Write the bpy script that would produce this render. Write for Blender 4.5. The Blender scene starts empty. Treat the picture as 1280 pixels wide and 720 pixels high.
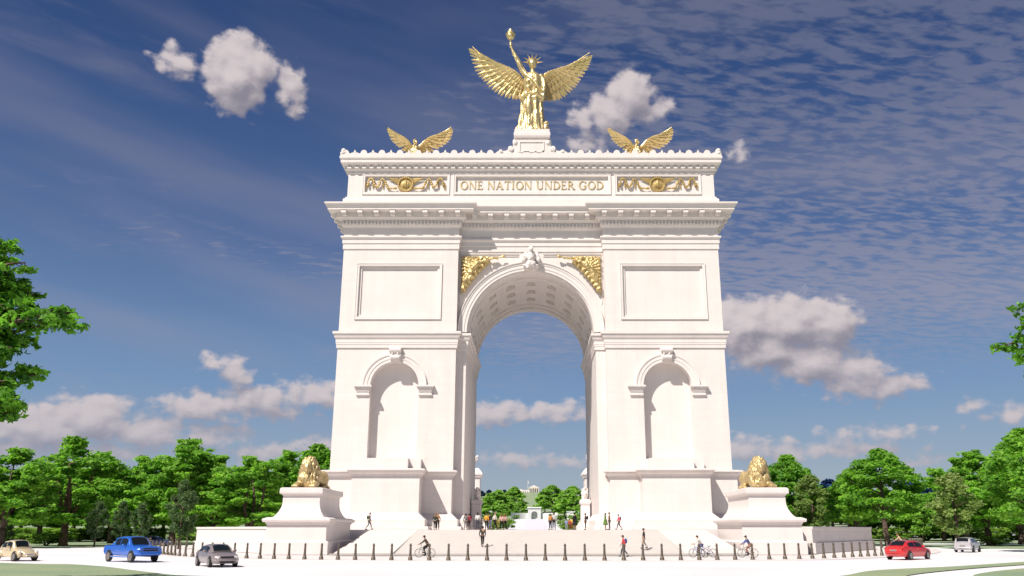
import bpy, bmesh, math, random
import numpy as np
from mathutils import Vector, Matrix, noise
from mathutils.geometry import tessellate_polygon
R = math.radians
PI = math.pi
scene = bpy.context.scene
COL = scene.collection
random.seed(7)

# ------------------------------------------------------------------ camera
FPX = 1057.0
TH = R(15.94)
EYE = 2.28
CX = 663.7
cam_d = bpy.data.cameras.new('camera')
cam_d.sensor_width = 36
cam_d.lens = FPX / 1280 * 36
cam_d.shift_x = -(CX - 640) / 1280
cam_d.clip_start = 0.2
cam_d.clip_end = 30000
cam = bpy.data.objects.new('camera', cam_d)
COL.objects.link(cam)
cam.location = (0, 0, EYE)
cam.rotation_euler = (R(90) + TH, 0, 0)
scene.camera = cam

# ------------------------------------------------------------------ light
SUN_TO = Vector((-0.75, -1.0, 1.5)).normalized()
SUN_ELEV = math.asin(SUN_TO.z)
SUN_AZ = math.atan2(SUN_TO.x, SUN_TO.y)
sd = bpy.data.lights.new('sun', 'SUN')
sd.energy = 5.0
sd.angle = R(0.55)
sd.color = (1.0, 0.935, 0.85)
sun = bpy.data.objects.new('sun', sd)
COL.objects.link(sun)
sun.rotation_euler = (-SUN_TO).to_track_quat('-Z', 'Y').to_euler()
scene.view_settings.view_transform = 'Standard'
scene.view_settings.look = 'None'
scene.view_settings.exposure = 0.31
scene.view_settings.gamma = 1.0
scene.view_settings.use_curve_mapping = False
scene.cycles.max_bounces = 6
scene.cycles.diffuse_bounces = 3
scene.cycles.transparent_max_bounces = 8

def at(x, y, D):
    """photo measurement -> point of the vertical plane D metres away"""
    u = (x - CX) / FPX
    v = (360 - y) / FPX
    fy = math.cos(TH) - v * math.sin(TH)
    fz = math.sin(TH) + v * math.cos(TH)
    t = D / fy
    return (u * t, fz * t + EYE)

def azel(x, y):
    u = (x - CX) / FPX
    v = (360 - y) / FPX
    fy = math.cos(TH) - v * math.sin(TH)
    fz = math.sin(TH) + v * math.cos(TH)
    return math.degrees(math.atan2(u, fy)), math.degrees(math.atan2(fz, math.hypot(u, fy)))

# ------------------------------------------------------------------ sky
world = bpy.data.worlds.new('World')
scene.world = world
world.use_nodes = True
wn = world.node_tree.nodes
wl = world.node_tree.links
wn.clear()

def build_sky():
    def M(op, a, b=None, c=None, clamp=False):
        n = wn.new('ShaderNodeMath'); n.operation = op; n.use_clamp = clamp
        for i, v in enumerate((a, b, c)):
            if v is None: continue
            if isinstance(v, (int, float)): n.inputs[i].default_value = v
            else: wl.new(v, n.inputs[i])
        return n.outputs[0]
    def V(op, a, b=None, c=None):
        n = wn.new('ShaderNodeVectorMath'); n.operation = op
        for i, v in enumerate((a, b, c)):
            if v is None: continue
            if isinstance(v, (tuple, list)): n.inputs[i].default_value = v
            else: wl.new(v, n.inputs[i])
        return n.outputs['Value'] if op in ('LENGTH', 'DOT_PRODUCT') else n.outputs[0]
    def MR(v, a, b, c=0.0, d=1.0, smooth=True):
        n = wn.new('ShaderNodeMapRange')
        n.interpolation_type = 'SMOOTHSTEP' if smooth else 'LINEAR'
        wl.new(v, n.inputs[0])
        for i, q in enumerate((a, b, c, d)): n.inputs[1 + i].default_value = q
        return n.outputs[0]
    def N(vec, scale, detail=5, rough=0.55, dist=0.0, color=False):
        n = wn.new('ShaderNodeTexNoise'); n.noise_dimensions = '3D'
        wl.new(vec, n.inputs['Vector'])
        n.inputs['Scale'].default_value = scale
        n.inputs['Detail'].default_value = detail
        n.inputs['Roughness'].default_value = rough
        n.inputs['Distortion'].default_value = dist
        return n.outputs[1 if color else 0]
    def XYZ(x, y, z=0.0):
        n = wn.new('ShaderNodeCombineXYZ')
        for i, v in enumerate((x, y, z)):
            if isinstance(v, (int, float)): n.inputs[i].default_value = v
            else: wl.new(v, n.inputs[i])
        return n.outputs[0]
    def MIX(f, a, b):
        n = wn.new('ShaderNodeMix'); n.data_type = 'RGBA'
        if isinstance(f, (int, float)): n.inputs[0].default_value = f
        else: wl.new(f, n.inputs[0])
        for k, v in ((6, a), (7, b)):
            if isinstance(v, (tuple, list)): n.inputs[k].default_value = (*v, 1)
            else: wl.new(v, n.inputs[k])
        return n.outputs[2]
    tc = wn.new('ShaderNodeTexCoord')
    sep = wn.new('ShaderNodeSeparateXYZ'); wl.new(tc.outputs['Generated'], sep.inputs[0])
    x, y, z = sep.outputs
    az = M('MULTIPLY', M('ARCTAN2', x, y), 57.2958)
    el = M('MULTIPLY', M('ARCSINE', z), 57.2958)
    p = XYZ(az, el)
    # base: physically based sky, deepened
    st = wn.new('ShaderNodeTexSky'); st.sky_type = 'NISHITA'; st.sun_disc = False
    st.sun_elevation = SUN_ELEV
    st.sun_rotation = SUN_AZ
    st.altitude = 100; st.air_density = 1.0; st.dust_density = 0.6; st.ozone_density = 2.5
    sk = V('MULTIPLY', st.outputs[0], SKY_TINT)
    g = wn.new('ShaderNodeMapRange'); wl.new(el, g.inputs[0])
    g.inputs[1].default_value = 0; g.inputs[2].default_value = 34
    g.inputs[3].default_value = 0; g.inputs[4].default_value = 1
    deep = MIX(g.outputs[0], SKY_LOW, SKY_HIGH)
    cr_ = wn.new('ShaderNodeValToRGB'); wl.new(M('DIVIDE', el, 40.0, None, True), cr_.inputs[0])
    els = cr_.color_ramp.elements
    for i, (q_, c_) in enumerate(SKY_RAMP):
        e_ = els[i] if i < 2 else els.new(q_)
        e_.position = q_; e_.color = (*c_, 1)
    sk = MIX(0.8, V('MULTIPLY', sk, deep), cr_.outputs[0])
    plain = sk
    # altocumulus and cirrus sheets lie on a plane high above
    dz = M('ADD', M('MAXIMUM', z, 0.0), 0.12)
    qx = M('DIVIDE', x, dz); qy = M('DIVIDE', y, dz)
    q = XYZ(M('ADD', M('MULTIPLY', qx, 1.0), M('MULTIPLY', qy, 0.12)), M('ADD', M('MULTIPLY', qy, 2.2), M('MULTIPLY', qx, -0.30)), 3.7)
    warp = V('SCALE', V('SUBTRACT', N(q, 1.6, 3, 0.5, 0, True), (0.5, 0.5, 0.5)), None)
    warp.node.inputs['Scale'].default_value = 0.12
    qw = V('ADD', q, warp)
    rip = N(qw, 19.0, 3, 0.5, 0.2)
    big = N(q, 0.95, 3, 0.5)
    cover = M('ADD', MR(az, -12, 9, 0.0, 0.95), MR(big, 0.35, 0.7, -0.30, 0.22))
    low = MR(el, 7.5, 15)
    th = M('SUBTRACT', 0.66, M('MULTIPLY', cover, 0.24))
    rm = M('MULTIPLY', MR(M('SUBTRACT', rip, th), -0.12, 0.16), low)
    rm = M('MULTIPLY', rm, MR(cover, -0.1, 0.3))
    # cirrus streaks on the left, tilted down to the right
    r2 = XYZ(M('ADD', M('MULTIPLY', az, 0.045), M('MULTIPLY', el, 0.02)), M('ADD', M('MULTIPLY', el, 0.22), M('MULTIPLY', az, 0.035)), 2.3)
    cs = N(r2, 1.5, 5, 0.55, 0.5)
    fine = N(qw, 6.0, 5, 0.65, 0.3)
    cm = M('MULTIPLY', M('MULTIPLY', MR(cs, 0.47, 0.76), M('ADD', M('MULTIPLY', fine, 0.9), 0.1)), MR(az, 8, -6))
    cm = M('MULTIPLY', cm, MR(el, 3, 10))
    veil = M('MULTIPLY', MR(N(r2, 0.8, 3, 0.5), 0.38, 0.72), 0.55)
    cm = M('MAXIMUM', M('MULTIPLY', cm, 0.95), M('MULTIPLY', veil, low))
    c1 = MIX(MR(el, 8, 34), (0.32, 0.315, 0.40), (0.155, 0.17, 0.26))
    sk = MIX(M('MULTIPLY', rm, 0.62, None, True), sk, c1)
    sk = MIX(M('MULTIPLY', cm, 0.80, None, True), sk, c1)
    # cumulus: billowing groups at their own compass bearings
    bl = []
    def B(px, py, rx, ry):
        a, e = azel(px, py)
        bl.append((a, e, rx / 18.5, ry / 18.5))
    for t in CUMULUS: B(*t)
    def field(pp):
        acc = None
        for (a, e, ra, re) in bl:
            d = V('LENGTH', V('MULTIPLY_ADD', pp, (1 / ra, 1 / re, 0), (-a / ra, -e / re, 0)))
            d = M('MULTIPLY', M('SUBTRACT', d, 1.0), min(ra, re))
            acc = d if acc is None else M('SMOOTH_MIN', acc, d, 0.25)
        return acc
    def puff(pp):
        a = N(pp, 0.55, 2, 0.5)
        b = N(pp, 1.0, 6, 0.54, 0.15)
        vo = wn.new('ShaderNodeTexVoronoi'); vo.feature = 'SMOOTH_F1'
        wl.new(V('ADD', pp, V('SCALE', N(pp, 2.0, 3, 0.5, 0, True), None)), vo.inputs['Vector'])
        vo.inputs['Scale'].default_value = 1.0
        vo.inputs['Smoothness'].default_value = 0.4
        s = M('ADD', M('MULTIPLY', a, 0.9), M('MULTIPLY', b, 1.5))
        return M('ADD', s, M('MULTIPLY', vo.outputs['Distance'], 0.75))
    for n in wn:
        if n.bl_idname == 'ShaderNodeVectorMath' and n.operation == 'SCALE' and n.inputs['Scale'].default_value == 0: n.inputs['Scale'].default_value = 0.5
    ps = XYZ(az, M('MULTIPLY', el, 1.35), 0.0)
    n1 = puff(ps)
    f1 = field(p)
    d1 = M('SUBTRACT', M('MULTIPLY', M('SUBTRACT', 1.80, n1), 0.95), f1)
    p2 = V('ADD', p, (-0.5, 1.1, 0))
    n2 = puff(V('ADD', ps, (-0.32, 0.62, 0)))
    d2 = M('SUBTRACT', M('MULTIPLY', M('SUBTRACT', 1.80, n2), 0.95), field(p2))
    for n in wn:
        if n.bl_idname == 'ShaderNodeVectorMath' and n.operation == 'SCALE' and n.inputs['Scale'].default_value == 1.0: n.inputs['Scale'].default_value = 0.5
    mask = MR(d1, -0.15, 0.60)
    lit = MR(M('SUBTRACT', d1, d2), -1.35, 1.5)
    shade = MIX(MR(el, 2, 14), (0.28, 0.28, 0.36), (0.25, 0.235, 0.285))
    bright = MIX(MR(el, 2, 14), (0.52, 0.48, 0.51), (0.64, 0.57, 0.58))
    cc = MIX(lit, shade, bright)
    fade = MR(el, -1, 7, 0.55, 0.97)
    sk = MIX(M('MULTIPLY', mask, fade), sk, cc)
    bg = wn.new('ShaderNodeBackground')
    wl.new(sk, bg.inputs[0]); bg.inputs[1].default_value = 0.86
    # the part of the sky that carries no cloud group is left plain (quicker to evaluate)
    bg0 = wn.new('ShaderNodeBackground'); wl.new(MIX(0.12, plain, (0.30, 0.26, 0.28)), bg0.inputs[0]); bg0.inputs[1].default_value = 0.8
    inside = M('MULTIPLY', M('LESS_THAN', M('ABSOLUTE', az), 58.0), M('GREATER_THAN', el, -0.5))
    mxs = wn.new('ShaderNodeMixShader'); wl.new(inside, mxs.inputs[0]); wl.new(bg0.outputs[0], mxs.inputs[1]); wl.new(bg.outputs[0], mxs.inputs[2])
    bg = mxs
    # the sky texture itself goes in at a strength near 0.1 (SKY_TINT)
    out = wn.new('ShaderNodeOutputWorld')
    wl.new(bg.outputs[0], out.inputs[0])

SKY_TINT = (0.10, 0.10, 0.10)
SKY_RAMP = [(0.0, (.36, .41, .50)), (1.0, (.018, .044, .135)), (0.08, (.30, .375, .49)), (0.22, (.175, .295, .50)), (0.45, (.085, .155, .34)), (0.7, (.037, .083, .225))]
SKY_LOW = (0.75, 0.72, 0.62)
SKY_HIGH = (0.20, 0.26, 0.45)
CUMULUS = [(297, 92, 42, 46), (318, 84, 28, 30), (284, 74, 20, 18), (220, 77, 22, 15), (362, 108, 16, 22), (372, 128, 10, 12),
           (786, 118, 34, 30), (765, 140, 38, 24), (815, 138, 26, 12), (728, 152, 14, 20), (735, 180, 22, 10),
           (268, 453, 14, 10), (292, 464, 14, 12), (308, 474, 8, 6),
           (930, 406, 50, 34), (985, 404, 54, 34), (1038, 404, 38, 29), (960, 434, 46, 28), (1012, 452, 54, 26), (1064, 464, 44, 18), (1106, 482, 38, 13), (1068, 480, 38, 15),
           (55, 535, 66, 26), (110, 524, 46, 28), (180, 540, 66, 17), (60, 560, 110, 12), (250, 545, 45, 10),
           (260, 508, 54, 14), (330, 497, 48, 15), (390, 495, 54, 16), (340, 512, 30, 8), (440, 500, 40, 12),
           (400, 560, 45, 12), (330, 566, 40, 9), (540, 525, 50, 14), (620, 516, 42, 14), (690, 515, 45, 11), (640, 572, 34, 8), (715, 578, 24, 8),
           (930, 560, 45, 12), (990, 566, 45, 12), (1060, 562, 40, 7), (1095, 541, 34, 5), (1070, 543, 18, 5), (1265, 520, 22, 7), (1215, 508, 7, 4), (1150, 580, 22, 4), (925, 190, 12, 7)]
build_sky()
world.cycles.sampling_method = 'MANUAL'
world.cycles.sample_map_resolution = 256

# ------------------------------------------------------------------ materials
def rgb(*c): return (c[0], c[1], c[2], 1)
def mat(name, col, rough=0.6, metal=0.0, spec=0.4, var=0.0, vscale=3.0, bump=0.0, bscale=20.0, trans=0.0, coat=0.0):
    m = bpy.data.materials.new(name); m.use_nodes = True
    nt = m.node_tree; n = nt.nodes; l = nt.links
    b = n['Principled BSDF']
    b.inputs['Base Color'].default_value = rgb(*col)
    b.inputs['Roughness'].default_value = rough
    b.inputs['Metallic'].default_value = metal
    b.inputs['Specular IOR Level'].default_value = spec
    b.inputs['Coat Weight'].default_value = coat
    tc = n.new('ShaderNodeTexCoord')
    if var > 0:
        nz = n.new('ShaderNodeTexNoise'); l.new(tc.outputs['Object'], nz.inputs['Vector'])
        nz.inputs['Scale'].default_value = vscale; nz.inputs['Detail'].default_value = 6
        mr = n.new('ShaderNodeMapRange'); l.new(nz.outputs[0], mr.inputs[0])
        mr.inputs[1].default_value = 0.3; mr.inputs[2].default_value = 0.7
        mr.inputs[3].default_value = 1 - var; mr.inputs[4].default_value = 1 + var
        vm = n.new('ShaderNodeVectorMath'); vm.operation = 'SCALE'
        vm.inputs[0].default_value = col; l.new(mr.outputs[0], vm.inputs['Scale'])
        l.new(vm.outputs[0], b.inputs['Base Color'])
    if bump > 0:
        nb = n.new('ShaderNodeTexNoise'); l.new(tc.outputs['Object'], nb.inputs['Vector'])
        nb.inputs['Scale'].default_value = bscale; nb.inputs['Detail'].default_value = 5
        bp = n.new('ShaderNodeBump'); l.new(nb.outputs[0], bp.inputs['Height'])
        bp.inputs['Strength'].default_value = 1.0; bp.inputs['Distance'].default_value = bump
        l.new(bp.outputs[0], b.inputs['Normal'])
    return m

def stone(name, col, course=0.0, blk=2.2):
    """dressed stone: faint courses, soft blotches, rain streaks"""
    m = mat(name, col, 0.62, 0, 0.3)
    nt = m.node_tree; n = nt.nodes; l = nt.links; b = n['Principled BSDF']
    tc = [q for q in n if q.bl_idname == 'ShaderNodeTexCoord'][0]
    nz = n.new('ShaderNodeTexNoise'); l.new(tc.outputs['Object'], nz.inputs['Vector'])
    nz.inputs['Scale'].default_value = 0.35; nz.inputs['Detail'].default_value = 7; nz.inputs['Roughness'].default_value = 0.6
    mr = n.new('ShaderNodeMapRange'); l.new(nz.outputs[0], mr.inputs[0])
    mr.inputs[1].default_value = 0.35; mr.inputs[2].default_value = 0.7; mr.inputs[3].default_value = 1.02; mr.inputs[4].default_value = 0.955
    mp = n.new('ShaderNodeMapping'); l.new(tc.outputs['Object'], mp.inputs[0]); mp.inputs['Scale'].default_value = (1.3, 1.3, 0.07)
    n2 = n.new('ShaderNodeTexNoise'); l.new(mp.outputs[0], n2.inputs['Vector']); n2.inputs['Scale'].default_value = 1.0; n2.inputs['Detail'].default_value = 5
    m2 = n.new('ShaderNodeMapRange'); l.new(n2.outputs[0], m2.inputs[0])
    m2.inputs[1].default_value = 0.45; m2.inputs[2].default_value = 0.75; m2.inputs[3].default_value = 1.0; m2.inputs[4].default_value = 0.95
    mu = n.new('ShaderNodeMath'); mu.operation = 'MULTIPLY'; l.new(mr.outputs[0], mu.inputs[0]); l.new(m2.outputs[0], mu.inputs[1])
    last = mu.outputs[0]
    if course > 0:
        sp = n.new('ShaderNodeSeparateXYZ'); l.new(tc.outputs['Object'], sp.inputs[0])
        ad = n.new('ShaderNodeMath'); ad.operation = 'ADD'; l.new(sp.outputs[0], ad.inputs[0]); l.new(sp.outputs[1], ad.inputs[1])
        cb = n.new('ShaderNodeCombineXYZ'); l.new(ad.outputs[0], cb.inputs[0]); l.new(sp.outputs[2], cb.inputs[1])
        br = n.new('ShaderNodeTexBrick'); l.new(cb.outputs[0], br.inputs['Vector'])
        br.inputs['Scale'].default_value = 1.0; br.inputs['Brick Width'].default_value = blk; br.inputs['Row Height'].default_value = course
        br.inputs['Mortar Size'].default_value = 0.025; br.inputs['Mortar Smooth'].default_value = 0.3
        br.inputs['Color1'].default_value = rgb(1, 1, 1); br.inputs['Color2'].default_value = rgb(.985, .98, .975); br.inputs['Mortar'].default_value = rgb(.91, .90, .89)
        vm = n.new('ShaderNodeVectorMath'); vm.operation = 'MULTIPLY'; vm.inputs[0].default_value = col; l.new(br.outputs[0], vm.inputs[1])
        v2 = n.new('ShaderNodeVectorMath'); v2.operation = 'SCALE'; l.new(vm.outputs[0], v2.inputs[0]); l.new(last, v2.inputs['Scale'])
    else:
        v2 = n.new('ShaderNodeVectorMath'); v2.operation = 'SCALE'; v2.inputs[0].default_value = col; l.new(last, v2.inputs['Scale'])
    l.new(v2.outputs[0], b.inputs['Base Color'])
    nb = n.new('ShaderNodeTexNoise'); l.new(tc.outputs['Object'], nb.inputs['Vector']); nb.inputs['Scale'].default_value = 6; nb.inputs['Detail'].default_value = 5
    bp = n.new('ShaderNodeBump'); l.new(nb.outputs[0], bp.inputs['Height']); bp.inputs['Strength'].default_value = 0.5; bp.inputs['Distance'].default_value = 0.015
    l.new(bp.outputs[0], b.inputs['Normal'])
    return m

def leafmat(name, dark, light, tr=0.35):
    m = bpy.data.materials.new(name); m.use_nodes = True
    nt = m.node_tree; n = nt.nodes; l = nt.links
    n.clear()
    at_ = n.new('ShaderNodeAttribute'); at_.attribute_name = 'tone'
    mx = n.new('ShaderNodeMix'); mx.data_type = 'RGBA'
    l.new(at_.outputs['Fac'], mx.inputs[0]); mx.inputs[6].default_value = rgb(*dark); mx.inputs[7].default_value = rgb(*light)
    df = n.new('ShaderNodeBsdfPrincipled'); l.new(mx.outputs[2], df.inputs['Base Color']); df.inputs['Roughness'].default_value = 0.6
    df.inputs['Specular IOR Level'].default_value = 0.25
    ts = n.new('ShaderNodeBsdfTranslucent')
    hs = n.new('ShaderNodeVectorMath'); hs.operation = 'MULTIPLY'; l.new(mx.outputs[2], hs.inputs[0]); hs.inputs[1].default_value = (1.5, 1.7, 0.8)
    l.new(hs.outputs[0], ts.inputs[0])
    ms = n.new('ShaderNodeMixShader'); ms.inputs[0].default_value = tr
    l.new(df.outputs[0], ms.inputs[1]); l.new(ts.outputs[0], ms.inputs[2])
    o = n.new('ShaderNodeOutputMaterial'); l.new(ms.outputs[0], o.inputs[0])
    return m

STONE_C = (0.735, 0.675, 0.645)
ST = stone('white_stone', STONE_C)
STC = stone('white_stone_coursed', STONE_C, 1.02, 2.6)
STP = stone('pink_white_granite', (0.70, 0.635, 0.61))
STEPM = stone('step_stone', (0.62, 0.58, 0.55))
SLABM = stone('ramp_stone', (0.67, 0.63, 0.60))
GOLD = mat('gilded_bronze', (0.74, 0.58, 0.29), 0.36, 0.70, 0.5, 0.12, 1.4, 0.03, 5.0)
GOLDL = mat('gold_leaf', (0.50, 0.36, 0.14), 0.42, 0.35, 0.5, 0.1, 3.0)
ROADM = mat('pale_concrete', (0.70, 0.675, 0.69), 0.8, 0, 0.2, 0.10, 0.07)
PAVEM = mat('plaza_paving', (0.66, 0.61, 0.60), 0.8, 0, 0.2, 0.04, 0.3)
KERBM = mat('kerb_granite', (0.42, 0.39, 0.36), 0.8, 0, 0.2, 0.08, 2)
BOLM = mat('bollard_bronze', (0.13, 0.105, 0.08), 0.5, 0.4, 0.5, 0.15, 4)
TYRE = mat('rubber', (0.02, 0.02, 0.022), 0.8)
RIM = mat('alloy', (0.42, 0.38, 0.36), 0.35, 0.7)
GLASS = mat('car_glass', (0.008, 0.011, 0.013), 0.08, 0.0, 0.3)
CHROME = mat('chrome', (0.62, 0.6, 0.62), 0.2, 0.9)
DARK = mat('black_plastic', (0.015, 0.015, 0.018), 0.6)
BARK = mat('bark', (0.10, 0.070, 0.055), 0.9, 0, 0.2, 0.35, 2.5, 0.03, 8)
BARK2 = mat('reddish_bark', (0.19, 0.11, 0.085), 0.9, 0, 0.2, 0.35, 2.5, 0.03, 8)

def lawn_mat():
    m = mat('lawn', (0.17, 0.25, 0.15), 0.9, 0, 0.15)
    nt = m.node_tree; n = nt.nodes; l = nt.links; b = n['Principled BSDF']
    tc = [q for q in n if q.bl_idname == 'ShaderNodeTexCoord'][0]
    a = n.new('ShaderNodeTexNoise'); l.new(tc.outputs['Object'], a.inputs['Vector']); a.inputs['Scale'].default_value = 0.12; a.inputs['Detail'].default_value = 8
    c = n.new('ShaderNodeValToRGB'); l.new(a.outputs[0], c.inputs[0])
    c.color_ramp.elements[0].position = 0.33; c.color_ramp.elements[0].color = rgb(0.20, 0.28, 0.18)
    c.color_ramp.elements[1].position = 0.68; c.color_ramp.elements[1].color = rgb(0.30, 0.34, 0.20)
    l.new(c.outputs[0], b.inputs['Base Color'])
    a2 = n.new('ShaderNodeTexNoise'); l.new(tc.outputs['Object'], a2.inputs['Vector']); a2.inputs['Scale'].default_value = 5; a2.inputs['Detail'].default_value = 6
    bp = n.new('ShaderNodeBump'); l.new(a2.outputs[0], bp.inputs['Height']); bp.inputs['Distance'].default_value = 0.08
    l.new(bp.outputs[0], b.inputs['Normal'])
    return m
LAWN = lawn_mat()

# ------------------------------------------------------------------ mesh helpers
class MB:
    def __init__(s): s.v = []; s.f = []
    def add(s, vs, fs):
        o = len(s.v); s.v += [tuple(p) for p in vs]; s.f += [tuple(i + o for i in f) for f in fs]; return s
    def box(s, x0, x1, y0, y1, z0, z1):
        return s.add([(x0, y0, z0), (x1, y0, z0), (x1, y1, z0), (x0, y1, z0), (x0, y0, z1), (x1, y0, z1), (x1, y1, z1), (x0, y1, z1)],
                     [(0, 3, 2, 1), (4, 5, 6, 7), (0, 1, 5, 4), (1, 2, 6, 5), (2, 3, 7, 6), (3, 0, 4, 7)])
    def lathe(s, prof, n=16, c=(0, 0, 0), axis='z', a0=0, a1=2 * PI):
        full = abs(a1 - a0 - 2 * PI) < 1e-6; m = n if full else n + 1
        vs = []
        for r, h in prof:
            for i in range(m):
                a = a0 + (a1 - a0) * i / n
                p = (r * math.cos(a), r * math.sin(a), h)
                if axis == 'y': p = (p[0], h, p[1])
                if axis == 'x': p = (h, p[0], p[1])
                vs.append((p[0] + c[0], p[1] + c[1], p[2] + c[2]))
        fs = []
        for j in range(len(prof) - 1):
            for i in range(n):
                k = (i + 1) % m if full else i + 1
                fs.append((j * m + i, j * m + k, (j + 1) * m + k, (j + 1) * m + i))
        if full:
            fs.append(tuple(range(m - 1, -1, -1))); fs.append(tuple(range((len(prof) - 1) * m, len(prof) * m)))
        return s.add(vs, fs)
    def tube(s, pts, rad, n=8):
        pts = [Vector(p) for p in pts]
        if isinstance(rad, (int, float)): rad = [rad] * len(pts)
        vs = []
        for i, p in enumerate(pts):
            t = (pts[min(i + 1, len(pts) - 1)] - pts[max(i - 1, 0)]).normalized()
            up = Vector((0, 0, 1)) if abs(t.z) < 0.9 else Vector((1, 0, 0))
            a = t.cross(up).normalized(); b = t.cross(a)
            for k in range(n):
                w = 2 * PI * k / n
                vs.append(p + (a * math.cos(w) + b * math.sin(w)) * rad[i])
        fs = [(j * n + i, j * n + (i + 1) % n, (j + 1) * n + (i + 1) % n, (j + 1) * n + i) for j in range(len(pts) - 1) for i in range(n)]
        fs.append(tuple(range(n - 1, -1, -1))); fs.append(tuple(range((len(pts) - 1) * n, len(pts) * n)))
        return s.add(vs, fs)
    def ell(s, c, r, rot=None, nu=14, nv=9):
        vs = []; 
        for j in range(nv + 1):
            ph = -PI / 2 + PI * j / nv
            for i in range(nu):
                th = 2 * PI * i / nu
                p = Vector((r[0] * math.cos(ph) * math.cos(th), r[1] * math.cos(ph) * math.sin(th), r[2] * math.sin(ph)))
                if rot: p = Matrix.Rotation(rot[1], 3, rot[0]) @ p
                vs.append(p + Vector(c))
        fs = [(j * nu + i, j * nu + (i + 1) % nu, (j + 1) * nu + (i + 1) % nu, (j + 1) * nu + i) for j in range(nv) for i in range(nu)]
        return s.add(vs, fs)
    def prism(s, poly, h0, h1, plane='xz'):
        """flat outline with thickness; plane xz means outline (x,z), thickness along y"""
        n = len(poly)
        def P(a, b, h): return (a, h, b) if plane == 'xz' else ((a, b, h) if plane == 'xy' else (h, a, b))
        vs = [P(a, b, h0) for a, b in poly] + [P(a, b, h1) for a, b in poly]
        tr = tessellate_polygon([[Vector((a, b, 0)) for a, b in poly]])
        fs = [tuple(t) for t in tr] + [tuple(i + n for i in t) for t in tr] + [(i, (i + 1) % n, (i + 1) % n + n, i + n) for i in range(n)]
        return s.add(vs, fs)
    def build(s, name, m, parent=None, smooth=False, world=False, loc=None):
        vs = s.v
        if world and parent is not None:
            o = root_of(parent).location; vs = [(p[0] - o.x, p[1] - o.y, p[2] - o.z) for p in vs]
        me = bpy.data.meshes.new(name); me.from_pydata([tuple(p) for p in vs], [], s.f); me.validate(); me.update()
        me.materials.append(m)
        if smooth:
            me.polygons.foreach_set('use_smooth', [True] * len(me.polygons))
            if smooth != 2:
                try: me.set_sharp_from_angle(angle=R(38))
                except Exception: pass
        ob = bpy.data.objects.new(name, me); COL.objects.link(ob)
        if parent is not None: ob.parent = parent
        if loc: ob.location = loc
        return ob

def root_of(o):
    while o.parent: o = o.parent
    return o
def tag(o, label=None, cat=None, group=None, kind=None):
    if label: o['label'] = label
    if cat: o['category'] = cat
    if group: o['group'] = group
    if kind: o['kind'] = kind
    return o
def thing(name, label, cat, loc=(0, 0, 0), rz=0, group=None):
    o = bpy.data.objects.new(name, None); COL.objects.link(o); o.empty_display_size = 0.3
    o.location = loc; o.rotation_euler = (0, 0, rz)
    return tag(o, label, cat, group)
CH = {}
def kids(o): return [c for c in bpy.data.objects if c.parent == o]
def dup(src, loc=None, rz=None, label=None, group=None, sc=None, parent=None, tree=None):
    if tree is None: tree = snapshot(src)
    def rec(node, par):
        o, cs = node
        c = o.copy(); COL.objects.link(c)
        if par is not None: c.parent = par
        for q in cs: rec(q, c)
        return c
    c = rec(tree, parent)
    if loc is not None: c.location = loc
    if rz is not None: c.rotation_euler = (0, 0, rz)
    if sc is not None: c.scale = (sc, sc, sc) if isinstance(sc, (int, float)) else sc
    if label: c['label'] = label
    if group: c['group'] = group
    return c
def snapshot(src):
    allc = {}
    for o in bpy.data.objects:
        if o.parent: allc.setdefault(o.parent.name, []).append(o)
    def rec(o): return (o, [rec(c) for c in allc.get(o.name, [])])
    return rec(src)

def offset_poly(poly, o):
    n = len(poly); out = []
    for i in range(n):
        a = poly[i - 1]; b = poly[i]; c = poly[(i + 1) % n]
        d1 = Vector((b[0] - a[0], b[1] - a[1])).normalized(); d2 = Vector((c[0] - b[0], c[1] - b[1])).normalized()
        n1 = Vector((d1.y, -d1.x)); n2 = Vector((d2.y, -d2.x))
        k = 1 + n1.dot(n2)
        m = (n1 + n2) / max(k, 0.2)
        out.append((b[0] + m.x * o, b[1] + m.y * o))
    return out
def sweep(mb, poly, prof, cap=True, plane=None, capb=False):
    """mitred moulding: prof is a list of (outward offset, height)"""
    n = len(poly); vs = []
    for o, h in prof:
        for (a, b) in offset_poly(poly, o):
            vs.append((a, b, h) if plane is None else (a, plane - h, b))
    fs = [(j * n + i, j * n + (i + 1) % n, (j + 1) * n + (i + 1) % n, (j + 1) * n + i) for j in range(len(prof) - 1) for i in range(n)]
    for flag, j in ((cap, len(prof) - 1), (capb, 0)):
        if flag:
            pts = offset_poly(poly, prof[j][0])
            for t in tessellate_polygon([[Vector((a, b, 0)) for a, b in pts]]): fs.append(tuple(i + j * n for i in t))
    return mb.add(vs, fs)
def wall(mb, outer, holes, y, axis='xz'):
    loops = [outer] + holes
    flat = [p for lp in loops for p in lp]
    tr = tessellate_polygon([[Vector((a, b, 0)) for a, b in lp] for lp in loops])
    mb.add([(a, y, b) for a, b in flat], [tuple(t) for t in tr])
def arch_loop(xc, hw, z0, zs, n=24):
    pts = [(xc - hw, z0), (xc + hw, z0)]
    for i in range(n + 1):
        a = PI * i / n
        pts.append((xc + hw * math.cos(a), zs + hw * math.sin(a)))
    return pts
def reveal(mb, loop, y0, y1, back=True):
    n = len(loop)
    mb.add([(a, y0, b) for a, b in loop] + [(a, y1, b) for a, b in loop], [(i, (i + 1) % n, (i + 1) % n + n, i + n) for i in range(n)])
    if back:
        tr = tessellate_polygon([[Vector((a, b, 0)) for a, b in loop]])
        mb.add([(a, y1, b) for a, b in loop], [tuple(t) for t in tr])

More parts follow.
